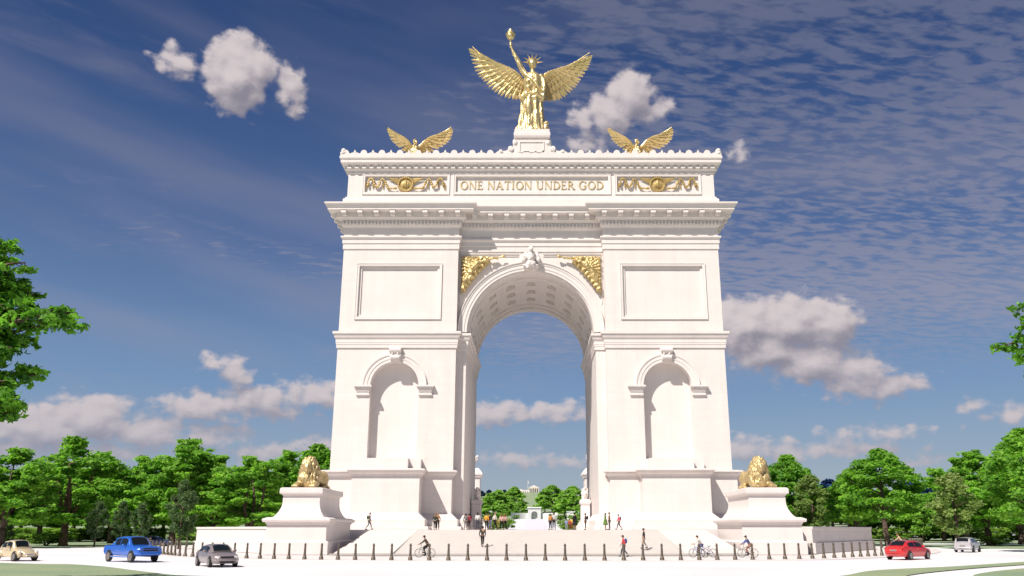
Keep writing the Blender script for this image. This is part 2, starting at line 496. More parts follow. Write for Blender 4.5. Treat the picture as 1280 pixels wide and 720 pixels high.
def blob(name, mb, m, parent, voxel, disp=0.0, dscale=(1, 1, 1), smooth_it=2, world=False, seed=0, octaves=3):
    """fuse overlapping volumes into one continuous carved surface"""
    ob = mb.build(name, m, parent, world=world)
    md = ob.modifiers.new('r', 'REMESH'); md.mode = 'VOXEL'; md.voxel_size = voxel
    if smooth_it:
        s = ob.modifiers.new('s', 'SMOOTH'); s.iterations = smooth_it; s.factor = 0.5
    dg = bpy.context.evaluated_depsgraph_get(); dg.update()
    me = bpy.data.meshes.new_from_object(ob.evaluated_get(dg))
    ob.modifiers.clear(); old = ob.data; ob.data = me; bpy.data.meshes.remove(old); me.name = name
    if disp:
        me.update()
        nr = [v.normal.copy() for v in me.vertices]
        for v, nn in zip(me.vertices, nr):
            q = Vector((v.co.x * dscale[0] + seed, v.co.y * dscale[1], v.co.z * dscale[2]))
            v.co += nn * disp * (noise.turbulence(q, octaves, False) * 2 - 0.9)
    me.polygons.foreach_set('use_smooth', [True] * len(me.polygons))
    if not me.materials: me.materials.append(m)
    return ob

# ------------------------------------------------------------------ ground and setting
def sstep(a, b, x):
    t = min(1, max(0, (x - a) / (b - a))); return t * t * (3 - 2 * t)
def gz(x, y):
    z = 9.0 * sstep(170, 620, y)
    z += 34.0 * sstep(640, 1000, y) * math.exp(-((x - 5) / 420.0) ** 2)
    z -= 30.0 * sstep(1040, 1300, y) * math.exp(-((x - 5) / 420.0) ** 2)
    z += 30 * sstep(1200, 1900, y) * (0.75 + 0.25 * math.sin(x / 310.0 + 1) + 0.1 * math.sin(x / 97.0))
    return z
def ground():
    ys = [-150, -60, 0, 30, 60, 100, 140, 170] + list(range(190, 700, 30)) + list(range(700, 1100, 40)) + list(range(1100, 2000, 90)) + [2400, 3500, 6000]
    xs = sorted(set([-6000, -3500, -2000, -1400, -1000] + list(range(-800, 801, 50)) + [1000, 1400, 2000, 3500, 6000]))
    vs = [(x, y, gz(x, y)) for y in ys for x in xs]
    n = len(xs)
    fs = [(j * n + i, j * n + i + 1, (j + 1) * n + i + 1, (j + 1) * n + i) for j in range(len(ys) - 1) for i in range(n - 1)]
    o = MB().add(vs, fs).build('ground', LAWN, smooth=2); tag(o, kind='structure')
ground()
def sheet(name, pts, z, m, kind='structure', follow=False):
    if follow:
        n = len(pts); vs = [(x, y, gz(x, y) + z) for x, y in pts]
    else: vs = [(x, y, z) for x, y in pts]
    tr = tessellate_polygon([[Vector((x, y, 0)) for x, y in pts]])
    o = MB().add(vs, [tuple(t) for t in tr]).build(name, m); return tag(o, kind=kind)
def ring_sheet(name, inner, outer, z, m, z2=None):
    n = len(inner)
    vs = [(x, y, z) for x, y in inner] + [(x, y, z) for x, y in outer]
    o = MB().add(vs, [(i, i + 1, i + 1 + n, i + n) for i in range(n - 1)]).build(name, m); return tag(o, kind='structure')
def spl(pts, n):
    """Catmull-Rom through points"""
    P = [Vector(p) for p in pts]; P = [2 * P[0] - P[1]] + P + [2 * P[-1] - P[-2]]; out = []
    seg = len(P) - 3
    for k in range(n + 1):
        t = k / n * seg; i = min(int(t), seg - 1); t -= i
        a, b, c, d = P[i:i + 4]
        out.append(0.5 * ((2 * b) + (c - a) * t + (2 * a - 5 * b + 4 * c - d) * t * t + (3 * b - 3 * c + d - a) * t ** 3))
    return out
BOLL = [(-50, 116), (-46.5, 104), (-40.5, 91.5), (-34, 82), (-28.5, 75), (-20, 69.6), (-10, 66.7), (0, 66), (10, 66.6), (21, 69.6), (30.3, 77.5), (37, 86), (42, 95), (46.5, 106), (49, 118)]
bc = spl(BOLL, 160)
def offs(curve, d):
    out = []
    for i, p in enumerate(curve):
        t = (curve[min(i + 1, len(curve) - 1)] - curve[max(i - 1, 0)]).normalized()
        out.append((p.x + t.y * d, p.y - t.x * d))
    return out
# road: a wide white ring in front of the monument, running off to both sides
sheet('road', [(-30, -40), (30, -40), (45, 30), (80, 60), (75, 80), (150, 95), (150, 111), (85, 104), (60, 104), (52, 118), (50, 175), (-50, 175), (-54, 122), (-66, 113), (-150, 118), (-150, 104), (-74, 90), (-58, 80), (-70, 70.5), (-150, 66), (-150, 40), (-48, 20)], 0.008, ROADM)
sheet('pavement', [(p[0], p[1]) for p in offs(bc, 1.5)][::4] + [(49, 160), (-49, 160)], 0.06, PAVEM)
o1 = offs(bc, 1.5); o2 = offs(bc, 1.8)
kb = MB()
n_ = len(o1)
kb.add([(x, y, 0.064) for x, y in o1] + [(x, y, 0.064) for x, y in o2] + [(x, y, 0.0) for x, y in o2],
       [(i, i + 1, n_ + i + 1, n_ + i) for i in range(n_ - 1)] + [(n_ + i, n_ + i + 1, 2 * n_ + i + 1, 2 * n_ + i) for i in range(n_ - 1)])
tag(kb.build('kerb', mat('pale_kerb', (0.66, 0.62, 0.60), 0.8)), kind='structure')
# splitter islands of grass, right and left foreground
def island(name, pts):
    c = [(p.x, p.y) for p in spl(pts + [pts[0]], 60)][:-1]
    m = MB(); sweep(m, c, [(0.25, 0.0), (0.25, 0.05), (0, 0.05)], cap=False)
    tag(m.build(name + '_kerb', PAVEM), kind='structure')
    sheet(name, c, 0.055, LAWN)
    return c
island('right_lawn', [(13.5, 42), (16.2, 45.6), (19.9, 51.0), (26.9, 56.2), (35.3, 63.8), (44, 70.5), (62, 82), (58, 76.5), (41.5, 66.0), (32.6, 58.8), (25.0, 51.9), (19.3, 45.5), (17.0, 41)])
island('far_right_lawn', [(21.5, 43.5), (23.2, 46.4), (26.4, 50.2), (29.3, 53.0), (34.3, 57.2), (46, 63.5), (62, 68), (62, 48), (38, 38)])
island('left_lawn', [(-60, 66), (-44, 65.5), (-36.9, 61.8), (-32.5, 59.7), (-30.6, 59.3), (-26.9, 55.9), (-22.5, 50.6), (-18.7, 45.9), (-16.8, 42.5), (-40, 36), (-62, 45)])
# paths behind the lawns
PATHM = mat('lavender_path', (0.66, 0.64, 0.72), 0.85, 0, 0.2, 0.05, 0.1)
for i, pts in enumerate([[(-400, 215), (-120, 180), (-60, 196), (-60, 212), (-120, 200), (-400, 250)],
                         [(400, 178), (110, 132), (58, 140), (58, 150), (110, 146), (400, 210)],
                         [(60, 205), (180, 240), (400, 330), (400, 350), (180, 262), (60, 222)]]):
    sheet('path' if i == 0 else 'footpath', pts, 0.02 + 0.3 * (i == 2), PATHM, follow=(i == 2))

# platform, steps
BX = 0.7
plat = [(-12.6 + BX, 94), (12.6 + BX, 94), (17.6 + BX, 94), (19.4 + BX, 91), (24.5 + BX, 90.5), (26.4 + BX, 86), (38.8, 101.5), (39.2, 195), (-37.9, 195), (-37.6, 100), (-25.0 + BX * 0, 86), (-24.5 + BX, 90.5), (-19.4 + BX, 91), (-17.6 + BX, 94)]
m = MB(); sweep(m, plat, [(0, 0.0), (0, 2.25)]); tag(m.build('platform', PAVEM), kind='structure')
m = MB(); NS = 30
for i in range(NS):
    y0 = 77.2 + (94 - 77.2) * i / NS; m.box(-12.75 + BX, 12.75 + BX, y0, 94.02, 0.13 + (2.248 - 0.13) * i / NS, 0.13 + (2.248 - 0.13) * (i + 1) / NS)
tag(m.build('steps', STEPM), kind='structure')
for s in (-1, 1):
    m = MB(); xa, xb = (-17.9 + BX, -12.76 + BX) if s < 0 else (12.76 + BX, 17.9 + BX)
    m.add([(xa, 77.2, 0.1), (xb, 77.2, 0.1), (xb, 77.2, 0.30), (xa, 77.2, 0.30), (xa, 94.02, 0.1), (xb, 94.02, 0.1), (xb, 94.02, 2.249), (xa, 94.02, 2.249)], [(0, 1, 2, 3), (3, 2, 6, 7), (0, 3, 7, 4), (1, 5, 6, 2), (4, 7, 6, 5)])
    tag(m.build('ramp', SLABM), kind='structure')
m = MB().box(-18.2 + BX, 18.2 + BX, 76.75, 77.15, 0.1, 0.26); tag(m.build('step_kerb', KERBM), kind='structure')

# retaining walls left and right
def wingwall(label, pts, s):
    w = thing('retaining_wall', label, 'wall', (pts[0][0], pts[0][1], 0))
    def strip(off, z0, z1, name):
        mb = MB(); poly = []
        for (a, b) in zip(pts[:-1], pts[1:]): pass
        left = pts; n = len(pts)
        cl = []
        for i, p in enumerate(pts):
            q0 = Vector(pts[max(i - 1, 0)]); q1 = Vector(pts[min(i + 1, n - 1)]); t = (q1 - q0).normalized(); cl.append(Vector((t.y, -t.x)) * s)
        vs = []
        for i, p in enumerate(pts):
            o = Vector(p) + cl[i] * off; q = Vector(p) - cl[i] * (0.9 + off)
            vs += [(o.x, o.y, z0), (o.x, o.y, z1), (q.x, q.y, z1), (q.x, q.y, z0)]
        fs = []
        for i in range(n - 1):
            for k in range(4): fs.append((i * 4 + k, i * 4 + (k + 1) % 4, (i + 1) * 4 + (k + 1) % 4, (i + 1) * 4 + k))
        fs += [(0, 1, 2, 3), (4 * n - 4, 4 * n - 3, 4 * n - 2, 4 * n - 1)]
        mb.add(vs, fs); mb.build(name, STP, w, world=True)
    strip(0.0, 0.1, 2.36, 'wall_face'); strip(0.22, 0.1, 1.05, 'wall_base'); strip(0.10, 2.34, 2.55, 'coping')
wingwall('long sunlit pale stone wall left of the left lion pedestal', [(-24.6, 83.6), (-37.9, 99.8), (-37.9, 190)], -1)
wingwall('long shaded grey stone wall right of the right lion pedestal', [(26.6, 83.3), (39.3, 101.6), (39.3, 190)], 1)

# ------------------------------------------------------------------ the arch
A = thing('triumphal_arch', 'huge white stone triumphal arch with gold lettering in the centre', 'arch', (0, 116, 2.25))
Y0, Y1 = 104.0, 128.0; RY = 105.2; W = 24.25; PE = 9.4; JB = 8.2; ZS = 26.45
NXC = 16.9
T_poly = [(-W, Y0), (-PE, Y0), (-PE, RY), (PE, RY), (PE, Y0), (W, Y0), (W, Y1), (PE, Y1), (PE, Y1 - 1.2), (-PE, Y1 - 1.2), (-PE, Y1), (-W, Y1)]
def mirx(poly): return [(-a, b) for a, b in reversed(poly)]
for s in (-1, 1):
    x0, x1 = (-W, -PE) if s < 0 else (PE, W); xc = NXC * s
    mb = MB()
    niche = arch_loop(xc, 2.98, 10.5, 19.42, 28)
    pan = [(xc - 5.15, 28.2), (xc + 5.15, 28.2), (xc + 5.15, 34.95), (xc - 5.15, 34.95)]
    wall(mb, [(x0, 2.2), (x1, 2.2), (x1, 41.0), (x0, 41.0)], [niche, pan], Y0)
    mb.add([(x0, Y0, 2.2), (x0, Y1, 2.2), (x0, Y1, 41), (x0, Y0, 41), (x1, Y0, 2.2), (x1, Y1, 2.2), (x1, Y1, 41), (x1, Y0, 41)], [(0, 1, 2, 3), (4, 7, 6, 5), (1, 5, 6, 2)])
    pier = mb.build('pier', STC, A, world=True)
    mb = MB(); reveal(mb, niche, Y0, Y0 + 1.25); mb.build('niche', ST, pier, world=True)
    mb = MB(); reveal(mb, pan, Y0, Y0 + 0.32)
    sweep(mb, pan, [(0.0, 0.0), (0.0, 0.10), (0.22, 0.10), (0.26, 0.16), (0.34, 0.16), (0.34, 0.0)], cap=False, plane=Y0)
    sweep(mb, offset_poly(pan, -0.30), [(0.0, -0.319), (0.0, -0.16), (0.30, -0.16)], cap=False, plane=Y0)
    mb.build('wall_panel', ST, pier, world=True)
    # niche surround
    mb = MB()
    def ring(mb, xc, zs, prof, y, n=40, a0=0, a1=PI):
        vs = []; k = len(prof)
        for i in range(n + 1):
            a = a0 + (a1 - a0) * i / n
            for r, h in prof: vs.append((xc + r * math.cos(a), y - h, zs + r * math.sin(a)))
        fs = [(i * k + j, i * k + j + 1, (i + 1) * k + j + 1, (i + 1) * k + j) for i in range(n) for j in range(k - 1)]
        fs += [tuple(range(k)), tuple(range(n * k, n * k + k))]
        mb.add(vs, fs)
    ring(mb, xc, 19.42, [(2.98, 0), (2.98, 0.2), (3.35, 0.2), (3.35, 0.26), (3.78, 0.26), (3.8, 0.34), (3.98, 0.36), (3.98, 0)], Y0)
    mb.build('niche_surround', ST, pier, world=True)
    for q in (-1, 1):
        mb = MB(); cx = xc + q * 3.85
        for (hw, d, za, zb) in ((1.1, .62, 19.22, 19.42), (0.98, .45, 18.98, 19.218), (0.82, .3, 18.66, 18.975), (0.78, .2, 18.4, 18.655), (0.84, .26, 18.22, 18.395)):
            mb.box(cx - hw, cx + hw, Y0 - d, Y0 - 0.001, za, zb)
        mb.build('impost', ST, pier, world=True)
    mb = MB(); kz0, kz1 = 22.55, 24.15
    mb.prism([(xc - .62, kz0), (xc + .62, kz0), (xc + .78, kz1), (xc - .78, kz1)], Y0 - .62, Y0 + .05)
    mb.lathe([(.3, -.72), (.34, -.7), (.34, .7), (.3, .72)], 14, (xc, Y0 - .60, kz1 - .35), 'x'); mb.lathe([(.2, -.58), (.24, -.56), (.24, .56), (.2, .58)], 12, (xc, Y0 - .62, kz0 + .32), 'x')
    for q in (-.34, .34): mb.ell((xc + q, Y0 - .66, kz0 + .85), (.13, .14, .36))
    mb.build('keystone', ST, pier, world=True)
    # ledge blocks over the plinth
    mb = MB(); mb.box(xc - 2.9, xc + 2.35, 101.6, Y0 - .002, 9.0, 10.42); mb.box(xc + 2.36, xc + 3.75, 102.7, Y0 - .002, 9.0, 10.40); mb.box(xc - 4.2, xc - 2.91, 102.7, Y0 - .002, 9.0, 10.38)
    mb.build('niche_pedestal', ST, pier, world=True)
    # plinth
    prof = [(1.3, 2.25), (1.3, 2.62), (.86, 2.64), (.86, 3.36), (.76, 3.42), (0, 4.12), (0, 8.32), (.12, 8.34), (.16, 8.48), (.36, 8.62), (.44, 8.78), (.44, 8.86), (.62, 8.9), (.62, 9.06), (.1, 9.14)]
    # corner base under the pier itself
    jp = [(-W, Y0), (-PE, Y0), (-PE, RY), (-JB, RY), (-JB, Y1 - 1.2), (-PE, Y1 - 1.2), (-PE, Y1), (-W, Y1)]
    jp = jp if s < 0 else mirx(jp)
    mb = MB(); sweep(mb, jp, [(.72, 2.25), (.72, 2.62), (.52, 2.64), (.52, 3.36), (.46, 3.42), (0, 4.1)], cap=False); mb.build('pier_base', ST, pier, world=True)
    rp = [(-W - .4, Y0 - .6), (-PE - .1, Y0 - .6), (-PE - .1, Y0 + .1), (-PE - .1, Y1 + .6), (-W - .4, Y1 + .6)]
    rp = [(-W - .4, Y0 - .6), (-PE - .05, Y0 - .6), (-PE - .05, Y0 + .3), (-W + .1, Y0 + .3), (-W + .1, Y1 - .3), (-PE - .05, Y1 - .3), (-PE - .05, Y1 + .6), (-W - .4, Y1 + .6)]
    rp = rp if s < 0 else mirx(rp)
    mb = MB(); sweep(mb, rp, prof); pl = mb.build('plinth', STC, A, world=True)
    bp = [(xc - 3.95, 100.6), (xc + 3.95, 100.6), (xc + 3.95, Y0 - .3), (xc - 3.95, Y0 - .3)]
    mb = MB(); sweep(mb, bp, [(o, z + .012) for o, z in prof]); mb.build('plinth_block', STC, pl, world=True)
    sx = s * (W + 1.9)
    bp = [(min(sx, s * (W - .5)), 108.5), (max(sx, s * (W - .5)), 108.5), (max(sx, s * (W - .5)), 123.5), (min(sx, s * (W - .5)), 123.5)]
    mb = MB(); sweep(mb, bp, [(o * .9, z - .014 * (z > 3)) for o, z in prof]); mb.build('side_plinth_block', STC, pl, world=True)
    # impost band across the pier and into the passage
    sp = [(0, 24.15), (.15, 24.17), (.15, 24.55), (.20, 24.58), (.20, 24.78), (.24, 24.82), (.24, 25.30), (.34, 25.36), (.44, 25.56), (.44, 25.86), (.62, 25.92), (.62, 26.20), (.05, 26.34)]
    mb = MB(); sweep(mb, jp, sp, cap=False); mb.build('string_course', ST, A, world=True)
# centre bay with the barrel vault
mb = MB()
for yy in (RY, Y1 - 1.2):
    wall(mb, [(-PE, 2.2), (-JB, 2.2), (-JB, ZS)] + [(-JB * math.cos(PI * i / 48), ZS + JB * math.sin(PI * i / 48)) for i in range(1, 48)] + [(JB, ZS), (JB, 2.2), (PE, 2.2), (PE, 41), (-PE, 41)], [], yy)
for s in (-1, 1):
    mb.add([(s * JB, RY, 2.2), (s * JB, Y1 - 1.2, 2.2), (s * JB, Y1 - 1.2, ZS), (s * JB, RY, ZS)], [(0, 1, 2, 3)])
bay = mb.build('centre_bay', STC, A, world=True)
# vault surface with coffers
def vault():
    cols = [10, 30, 50, 70, 90, 110, 130, 150, 170]; hwA = 4.4
    rows = [(110.6, 112.4), (114.5, 116.3), (118.4, 120.2)]
    angs = [0]; 
    for c in cols: angs += [c - hwA, c + hwA]
    angs.append(180)
    A2 = []
    for a, b in zip(angs[:-1], angs[1:]): A2 += [a, (a + b) / 2]
    A2.append(180)
    ys = [RY] + [v for r in rows for v in r] + [Y1 - 1.2]
    def pt(a, y, r=JB): return (r * math.cos(R(a)), y, ZS + r * math.sin(R(a)))
    mb = MB(); ros = []
    for i in range(len(A2) - 1):
        for j in range(len(ys) - 1):
            inr = any(abs(ys[j] - r[0]) < 1e-6 for r in rows); mid = (A2[i] + A2[i + 1]) / 2
            inc = any(abs(mid - c) < hwA for c in cols)
            if inr and inc: continue
            mb.add([pt(A2[i], ys[j]), pt(A2[i + 1], ys[j]), pt(A2[i + 1], ys[j + 1]), pt(A2[i], ys[j + 1])], [(0, 1, 2, 3)])
    for c in cols:
        for (ya, yb) in rows:
            prev = None; k = 0
            lv = [(0, JB), (0.0, JB + .25), (0.22, JB + .25), (0.22, JB + .5)]
            L = []
            for ins, r in lv:
                da = ins / JB * 57.3
                L.append([pt(c - hwA + da, ya + ins, r), pt(c + hwA - da, ya + ins, r), pt(c + hwA - da, yb - ins, r), pt(c - hwA + da, yb - ins, r)])
            vs = [p for q in L for p in q]
            fs = [(q * 4 + i, q * 4 + (i + 1) % 4, q * 4 + 4 + (i + 1) % 4, q * 4 + 4 + i) for q in range(3) for i in range(4)] + [(12, 13, 14, 15)]
            mb.add(vs, fs)
            ctr = Vector(pt(c, (ya + yb) / 2, JB + .42)); nrm = Vector((-math.cos(R(c)), 0, -math.sin(R(c)))); tx = Vector((0, 1, 0)); ty = nrm.cross(tx)
            g = [ctr + nrm * .3]
            ro = MB()
            for i in range(12):
                rr = .34 if i % 2 else .2; a = i * PI / 6
                g.append(ctr + tx * rr * 1.3 * math.cos(a) + ty * rr * math.sin(a) + nrm * .04)
            ro.add(g, [(0, 1 + i, 1 + (i + 1) % 12) for i in range(12)]); ros.append(ro)
    v = mb.build('vault', ST, bay, world=True); [q_.build('rosette', GOLDL, v, world=True) for q_ in ros]
    for (ya, yb) in ((RY, 107.2), (108.4, 108.9), (122.0, 122.5), (124.2, 126.0)):
        q = MB(); n = 60; vs = []
        for i in range(n + 1):
            a = 180 * i / n
            for (y, r) in ((ya + .01, JB - .0), (ya + .01, JB - .16), (ya + .1, JB - .2), (yb - .1, JB - .2), (yb, JB - .16), (yb, JB - .0)): vs.append(pt(a, y, r))
        q.add(vs, [(i * 6 + j, i * 6 + j + 1, i * 6 + j + 7, i * 6 + j + 6) for i in range(n) for j in range(5)])
        q.build('vault_rib', ST, bay, smooth=True, world=True)
vault()
for yy, sg in ((RY, 1),):
    mb = MB(); ring(mb, 0, ZS, [(JB - .02, 0.0), (JB - .02, .22), (8.52, .22), (8.52, .29), (8.95, .29), (8.97, .36), (9.18, .38), (9.26, .5), (9.36, .5), (9.36, 0)], yy, 72)
    mb.build('archivolt', ST, bay, smooth=True, world=True)
mb = MB()
for s in (-1, 1):
    for (a, b, c, d, h) in ((1.6, 9.25, 36.86, 36.98, .14), (1.6, 9.05, 36.58, 36.66, .1)):
        mb.box(min(s * a, s * b), max(s * a, s * b), RY - h, RY - .002, c, d)
    mb.box(min(s * 9.12, s * 9.2), max(s * 9.12, s * 9.2), RY - .12, RY - .002, 30.2, 36.85)
mb.build('spandrel_frame', ST, bay, world=True)
# entablature
ent = [(0, 37.2), (.12, 37.22), (.12, 37.95), (.21, 37.97), (.21, 38.5), (.26, 38.52), (.42, 38.72), (.42, 38.92), (.08, 39.0), (.08, 40.15), (.30, 40.25), (.42, 40.45), (.42, 40.95), (.62, 41.0), (.86, 41.28), (.98, 41.3), (.98, 41.98), (1.98, 42.0), (1.98, 42.3), (2.06, 42.32), (2.2, 42.62), (2.36, 42.72), (2.36, 42.9), (.3, 43.25)]
mb = MB(); sweep(mb, T_poly, ent); E_ = mb.build('entablature', ST, A, world=True)
# dentil course (small) and modillions (each its own part)
def along(poly, o, spacing, fn, edges=None):
    pts = offset_poly(poly, o); n = len(pts)
    for i in range(n):
        if edges is not None and i not in edges: continue
        a = Vector(pts[i]); b = Vector(pts[(i + 1) % n]); L = (b - a).length
        if L < spacing: continue
        k = max(1, round(L / spacing)); d = (b - a) / L; nr = Vector((d.y, -d.x))
        for j in range(k):
            fn(a + d * (L * (j + .5) / k), d, nr)
def obox(mb, c, d, nr, w, dep, z0, z1, back=0.0):
    v = []
    for z in (z0, z1):
        for (p, q) in ((-w, -back), (w, -back), (w, dep), (-w, dep)):
            r = c + d * p + nr * q; v.append((r.x, r.y, z))
    mb.add(v, [(0, 1, 2, 3), (4, 5, 6, 7), (0, 1, 5, 4), (1, 2, 6, 5), (2, 3, 7, 6), (3, 0, 4, 7)])
for e_ in (0, 2, 4, 5, 11):
    mb = MB(); along(T_poly, .42, .46, lambda c, d, nr: obox(mb, c, d, nr, .13, .26, 40.5, 40.93, .01), edges=(e_,)); mb.build('dentil_course', ST, E_, world=True)
mod = []
along(T_poly, .98, 2.0, lambda c, d, nr: mod.append((c.copy(), d.copy(), nr.copy())), edges=(0, 2, 4, 5, 11))
for c, d, nr in mod:
    mb = MB(); obox(mb, c, d, nr, .32, .92, 41.62, 41.975, .0); obox(mb, c, d, nr, .30, .55, 41.42, 41.618, .0)
    mb.build('modillion', ST, E_, world=True)
# attic
ATT = [(-W, Y0), (W, Y0), (W, Y1), (-W, Y1)]
mb = MB(); sweep(mb, ATT, [(.45, 42.9), (.45, 44.0), (.38, 44.12), (.2, 44.16), (.2, 44.42), (.0, 44.46)], cap=False); mb.build('attic_base', ST, A, world=True)
pans = [(-22.0, -11.1, 45.15, 47.4), (-9.95, 10.25, 45.15, 47.4), (11.4, 22.2, 45.15, 47.4)]
mb = MB(); hol = [[(a, c), (b, c), (b, d), (a, d)] for a, b, c, d in pans]
wall(mb, [(-W, 44.4), (W, 44.4), (W, 48.2), (-W, 48.2)], hol, Y0)
mb.add([(-W, Y0, 44.4), (-W, Y1, 44.4), (-W, Y1, 48.2), (-W, Y0, 48.2), (W, Y0, 44.4), (W, Y1, 44.4), (W, Y1, 48.2), (W, Y0, 48.2)], [(0, 1, 2, 3), (4, 7, 6, 5), (1, 5, 6, 2)])
att = mb.build('attic', ST, A, world=True)
for h in hol:
    mb = MB(); reveal(mb, h, Y0, Y0 + .25)
    sweep(mb, h, [(0, 0), (0, .08), (.2, .08), (.24, .14), (.32, .14), (.32, 0)], cap=False, plane=Y0)
    mb.build('attic_panel', ST, att, world=True)
mb = MB(); sweep(mb, ATT, [(0, 47.75), (.1, 47.8), (.1, 48.15), (.24, 48.3), (.34, 48.32), (.34, 48.75), (.52, 48.8), (.62, 48.95), (.95, 49.05), (.95, 49.45), (1.02, 49.47), (1.1, 49.62), (1.1, 49.9), (1.02, 49.92), (1.02, 50.28), (0.1, 50.3)])
ac = mb.build('attic_cornice', ST, A, world=True)
def attic_dentil(c, d, nr):
    mb = MB(); obox(mb, c, d, nr, .27, .24, 48.36, 48.7, .01); mb.build('dentil', ST, ac, world=True)
along(ATT, .34, .98, attic_dentil, edges=(0, 1, 3))
# row of antefixes along the parapet
k = [0]
def antefix(c, d, nr):
    k[0] += 1
    t = k[0] % 2
    s = .42 if t else .18; h = .42 if t else .5
    n = 7; pts = []
    for i in range(n + 1):
        a = PI * i / n; pts.append((s * math.cos(a), h * math.sin(a) + .12))
    pts = [(s, 0)] + pts + [(-s, 0)]
    if not t: pts = [(.26, 0), (.10, .16), (.16, .34), (.05, .44), (0, .62), (-.05, .44), (-.16, .34), (-.10, .16), (-.26, 0)]
    vs = []
    for q in (.0, .3):
        for (u, v) in pts: r = c + d * u - nr * q; vs.append((r.x, r.y, 50.28 + v))
    m_ = len(pts); af = MB()
    af.add(vs, [tuple(range(m_)), tuple(range(m_, 2 * m_))] + [(i, (i + 1) % m_, (i + 1) % m_ + m_, i + m_) for i in range(m_)]); af.build('antefix', ST, ac, world=True)
along(ATT, .95, 1.19, antefix, edges=(0,)); along(ATT, .95, 2.0, antefix, edges=(1, 3))
for s in (-1, 1):
    af = MB(); af.lathe([(.42, 50.28), (.44, 50.5), (.3, 50.6), (.34, 50.85), (.22, 51.05), (.02, 51.12)], 12, (s * (W + .7), Y0 - .7, 0)); af.build('corner_finial', ST, ac, world=True)
# swags between antefixes: low undulating crest
cr = MB()
def crest(c, d, nr):
    pts = [(-.55, 0), (.55, 0), (.5, .12), (.3, .2), (0, .16), (-.3, .2), (-.5, .12)]
    vs = []
    for q in (.06, .26):
        for (u, v) in pts: r = c + d * u - nr * q; vs.append((r.x, r.y, 50.27 + v))
    cr.add(vs, [tuple(range(7)), tuple(range(7, 14))] + [(i, (i + 1) % 7, (i + 1) % 7 + 7, i + 7) for i in range(7)])
for e_ in (0, 1, 3):
    cr = MB(); along(ATT, .95, 1.19, crest, edges=(e_,)); cr.build('crest', ST, ac, world=True)
# centre acroterion with scrolls
mb = MB()
out = [(-4.9, 50.3), (4.9, 50.3), (4.6, 50.62), (3.4, 50.75), (2.95, 51.1), (2.5, 51.0), (2.45, 52.2), (2.0, 52.3), (-2.0, 52.3), (-2.45, 52.2), (-2.5, 51.0), (-2.95, 51.1), (-3.4, 50.75), (-4.6, 50.62)]
mb.prism([(a + .1, b) for a, b in out], Y0 - .85, Y0 + .2)
for s in (-1, 1):
    mb.lathe([(.2, -.95), (.36, -.92), (.38, 0), (.34, .1)], 18, (s * 2.8 + .1, Y0 - .1, 51.0), 'y'); mb.lathe([(.12, -.95), (.22, -.92), (.24, 0), (.22, .1)], 14, (s * 4.1 + .1, Y0 - .1, 50.62), 'y')
    mb.ell((s * 2.2 + .1, Y0 - .75, 51.9), (.35, .3, .4))
sweep(mb, [(-1.55 + .1, 50.6), (1.65, 50.6), (1.65, 51.95), (-1.45, 51.95)], [(0, .85), (0, .95), (.12, .95), (.12, .85)], cap=False, plane=Y0)
mb.build('acroterion', ST, ac, world=True, smooth=True)
# roof pedestal for the figure
PZ = at(663, 171, 116)[1]
mb = MB(); pc = 0.15
sq = lambda h: [(pc - h, 116 - h), (pc + h, 116 - h), (pc + h, 116 + h), (pc - h, 116 + h)]
sweep(mb, sq(2.0), [(1.9, 50.2), (1.9, 51.4), (1.5, 51.6), (1.1, 52.2), (.3, 53.2), (.0, 54), (0, 57.0), (.15, 57.1), (.15, 57.35), (.35, 57.5), (.35, 57.7), (.62, 57.8), (.68, 58.0), (.68, 58.5), (.58, 58.6), (.58, PZ)])
sweep(mb, [(pc - 1.4, 54.6), (pc + 1.4, 54.6), (pc + 1.4, 56.7), (pc - 1.4, 56.7)], [(0, 0), (0, .08), (.12, .08), (.12, 0)], cap=False, plane=114.0)
for s in (-1, 1):
    mb.lathe([(.2, -2.0), (.5, -1.9), (.55, 1.9), (.5, 2.0)], 16, (pc + s * 2.35, 116, 57.35), 'y')
mb.build('roof_pedestal', ST, A, world=True)

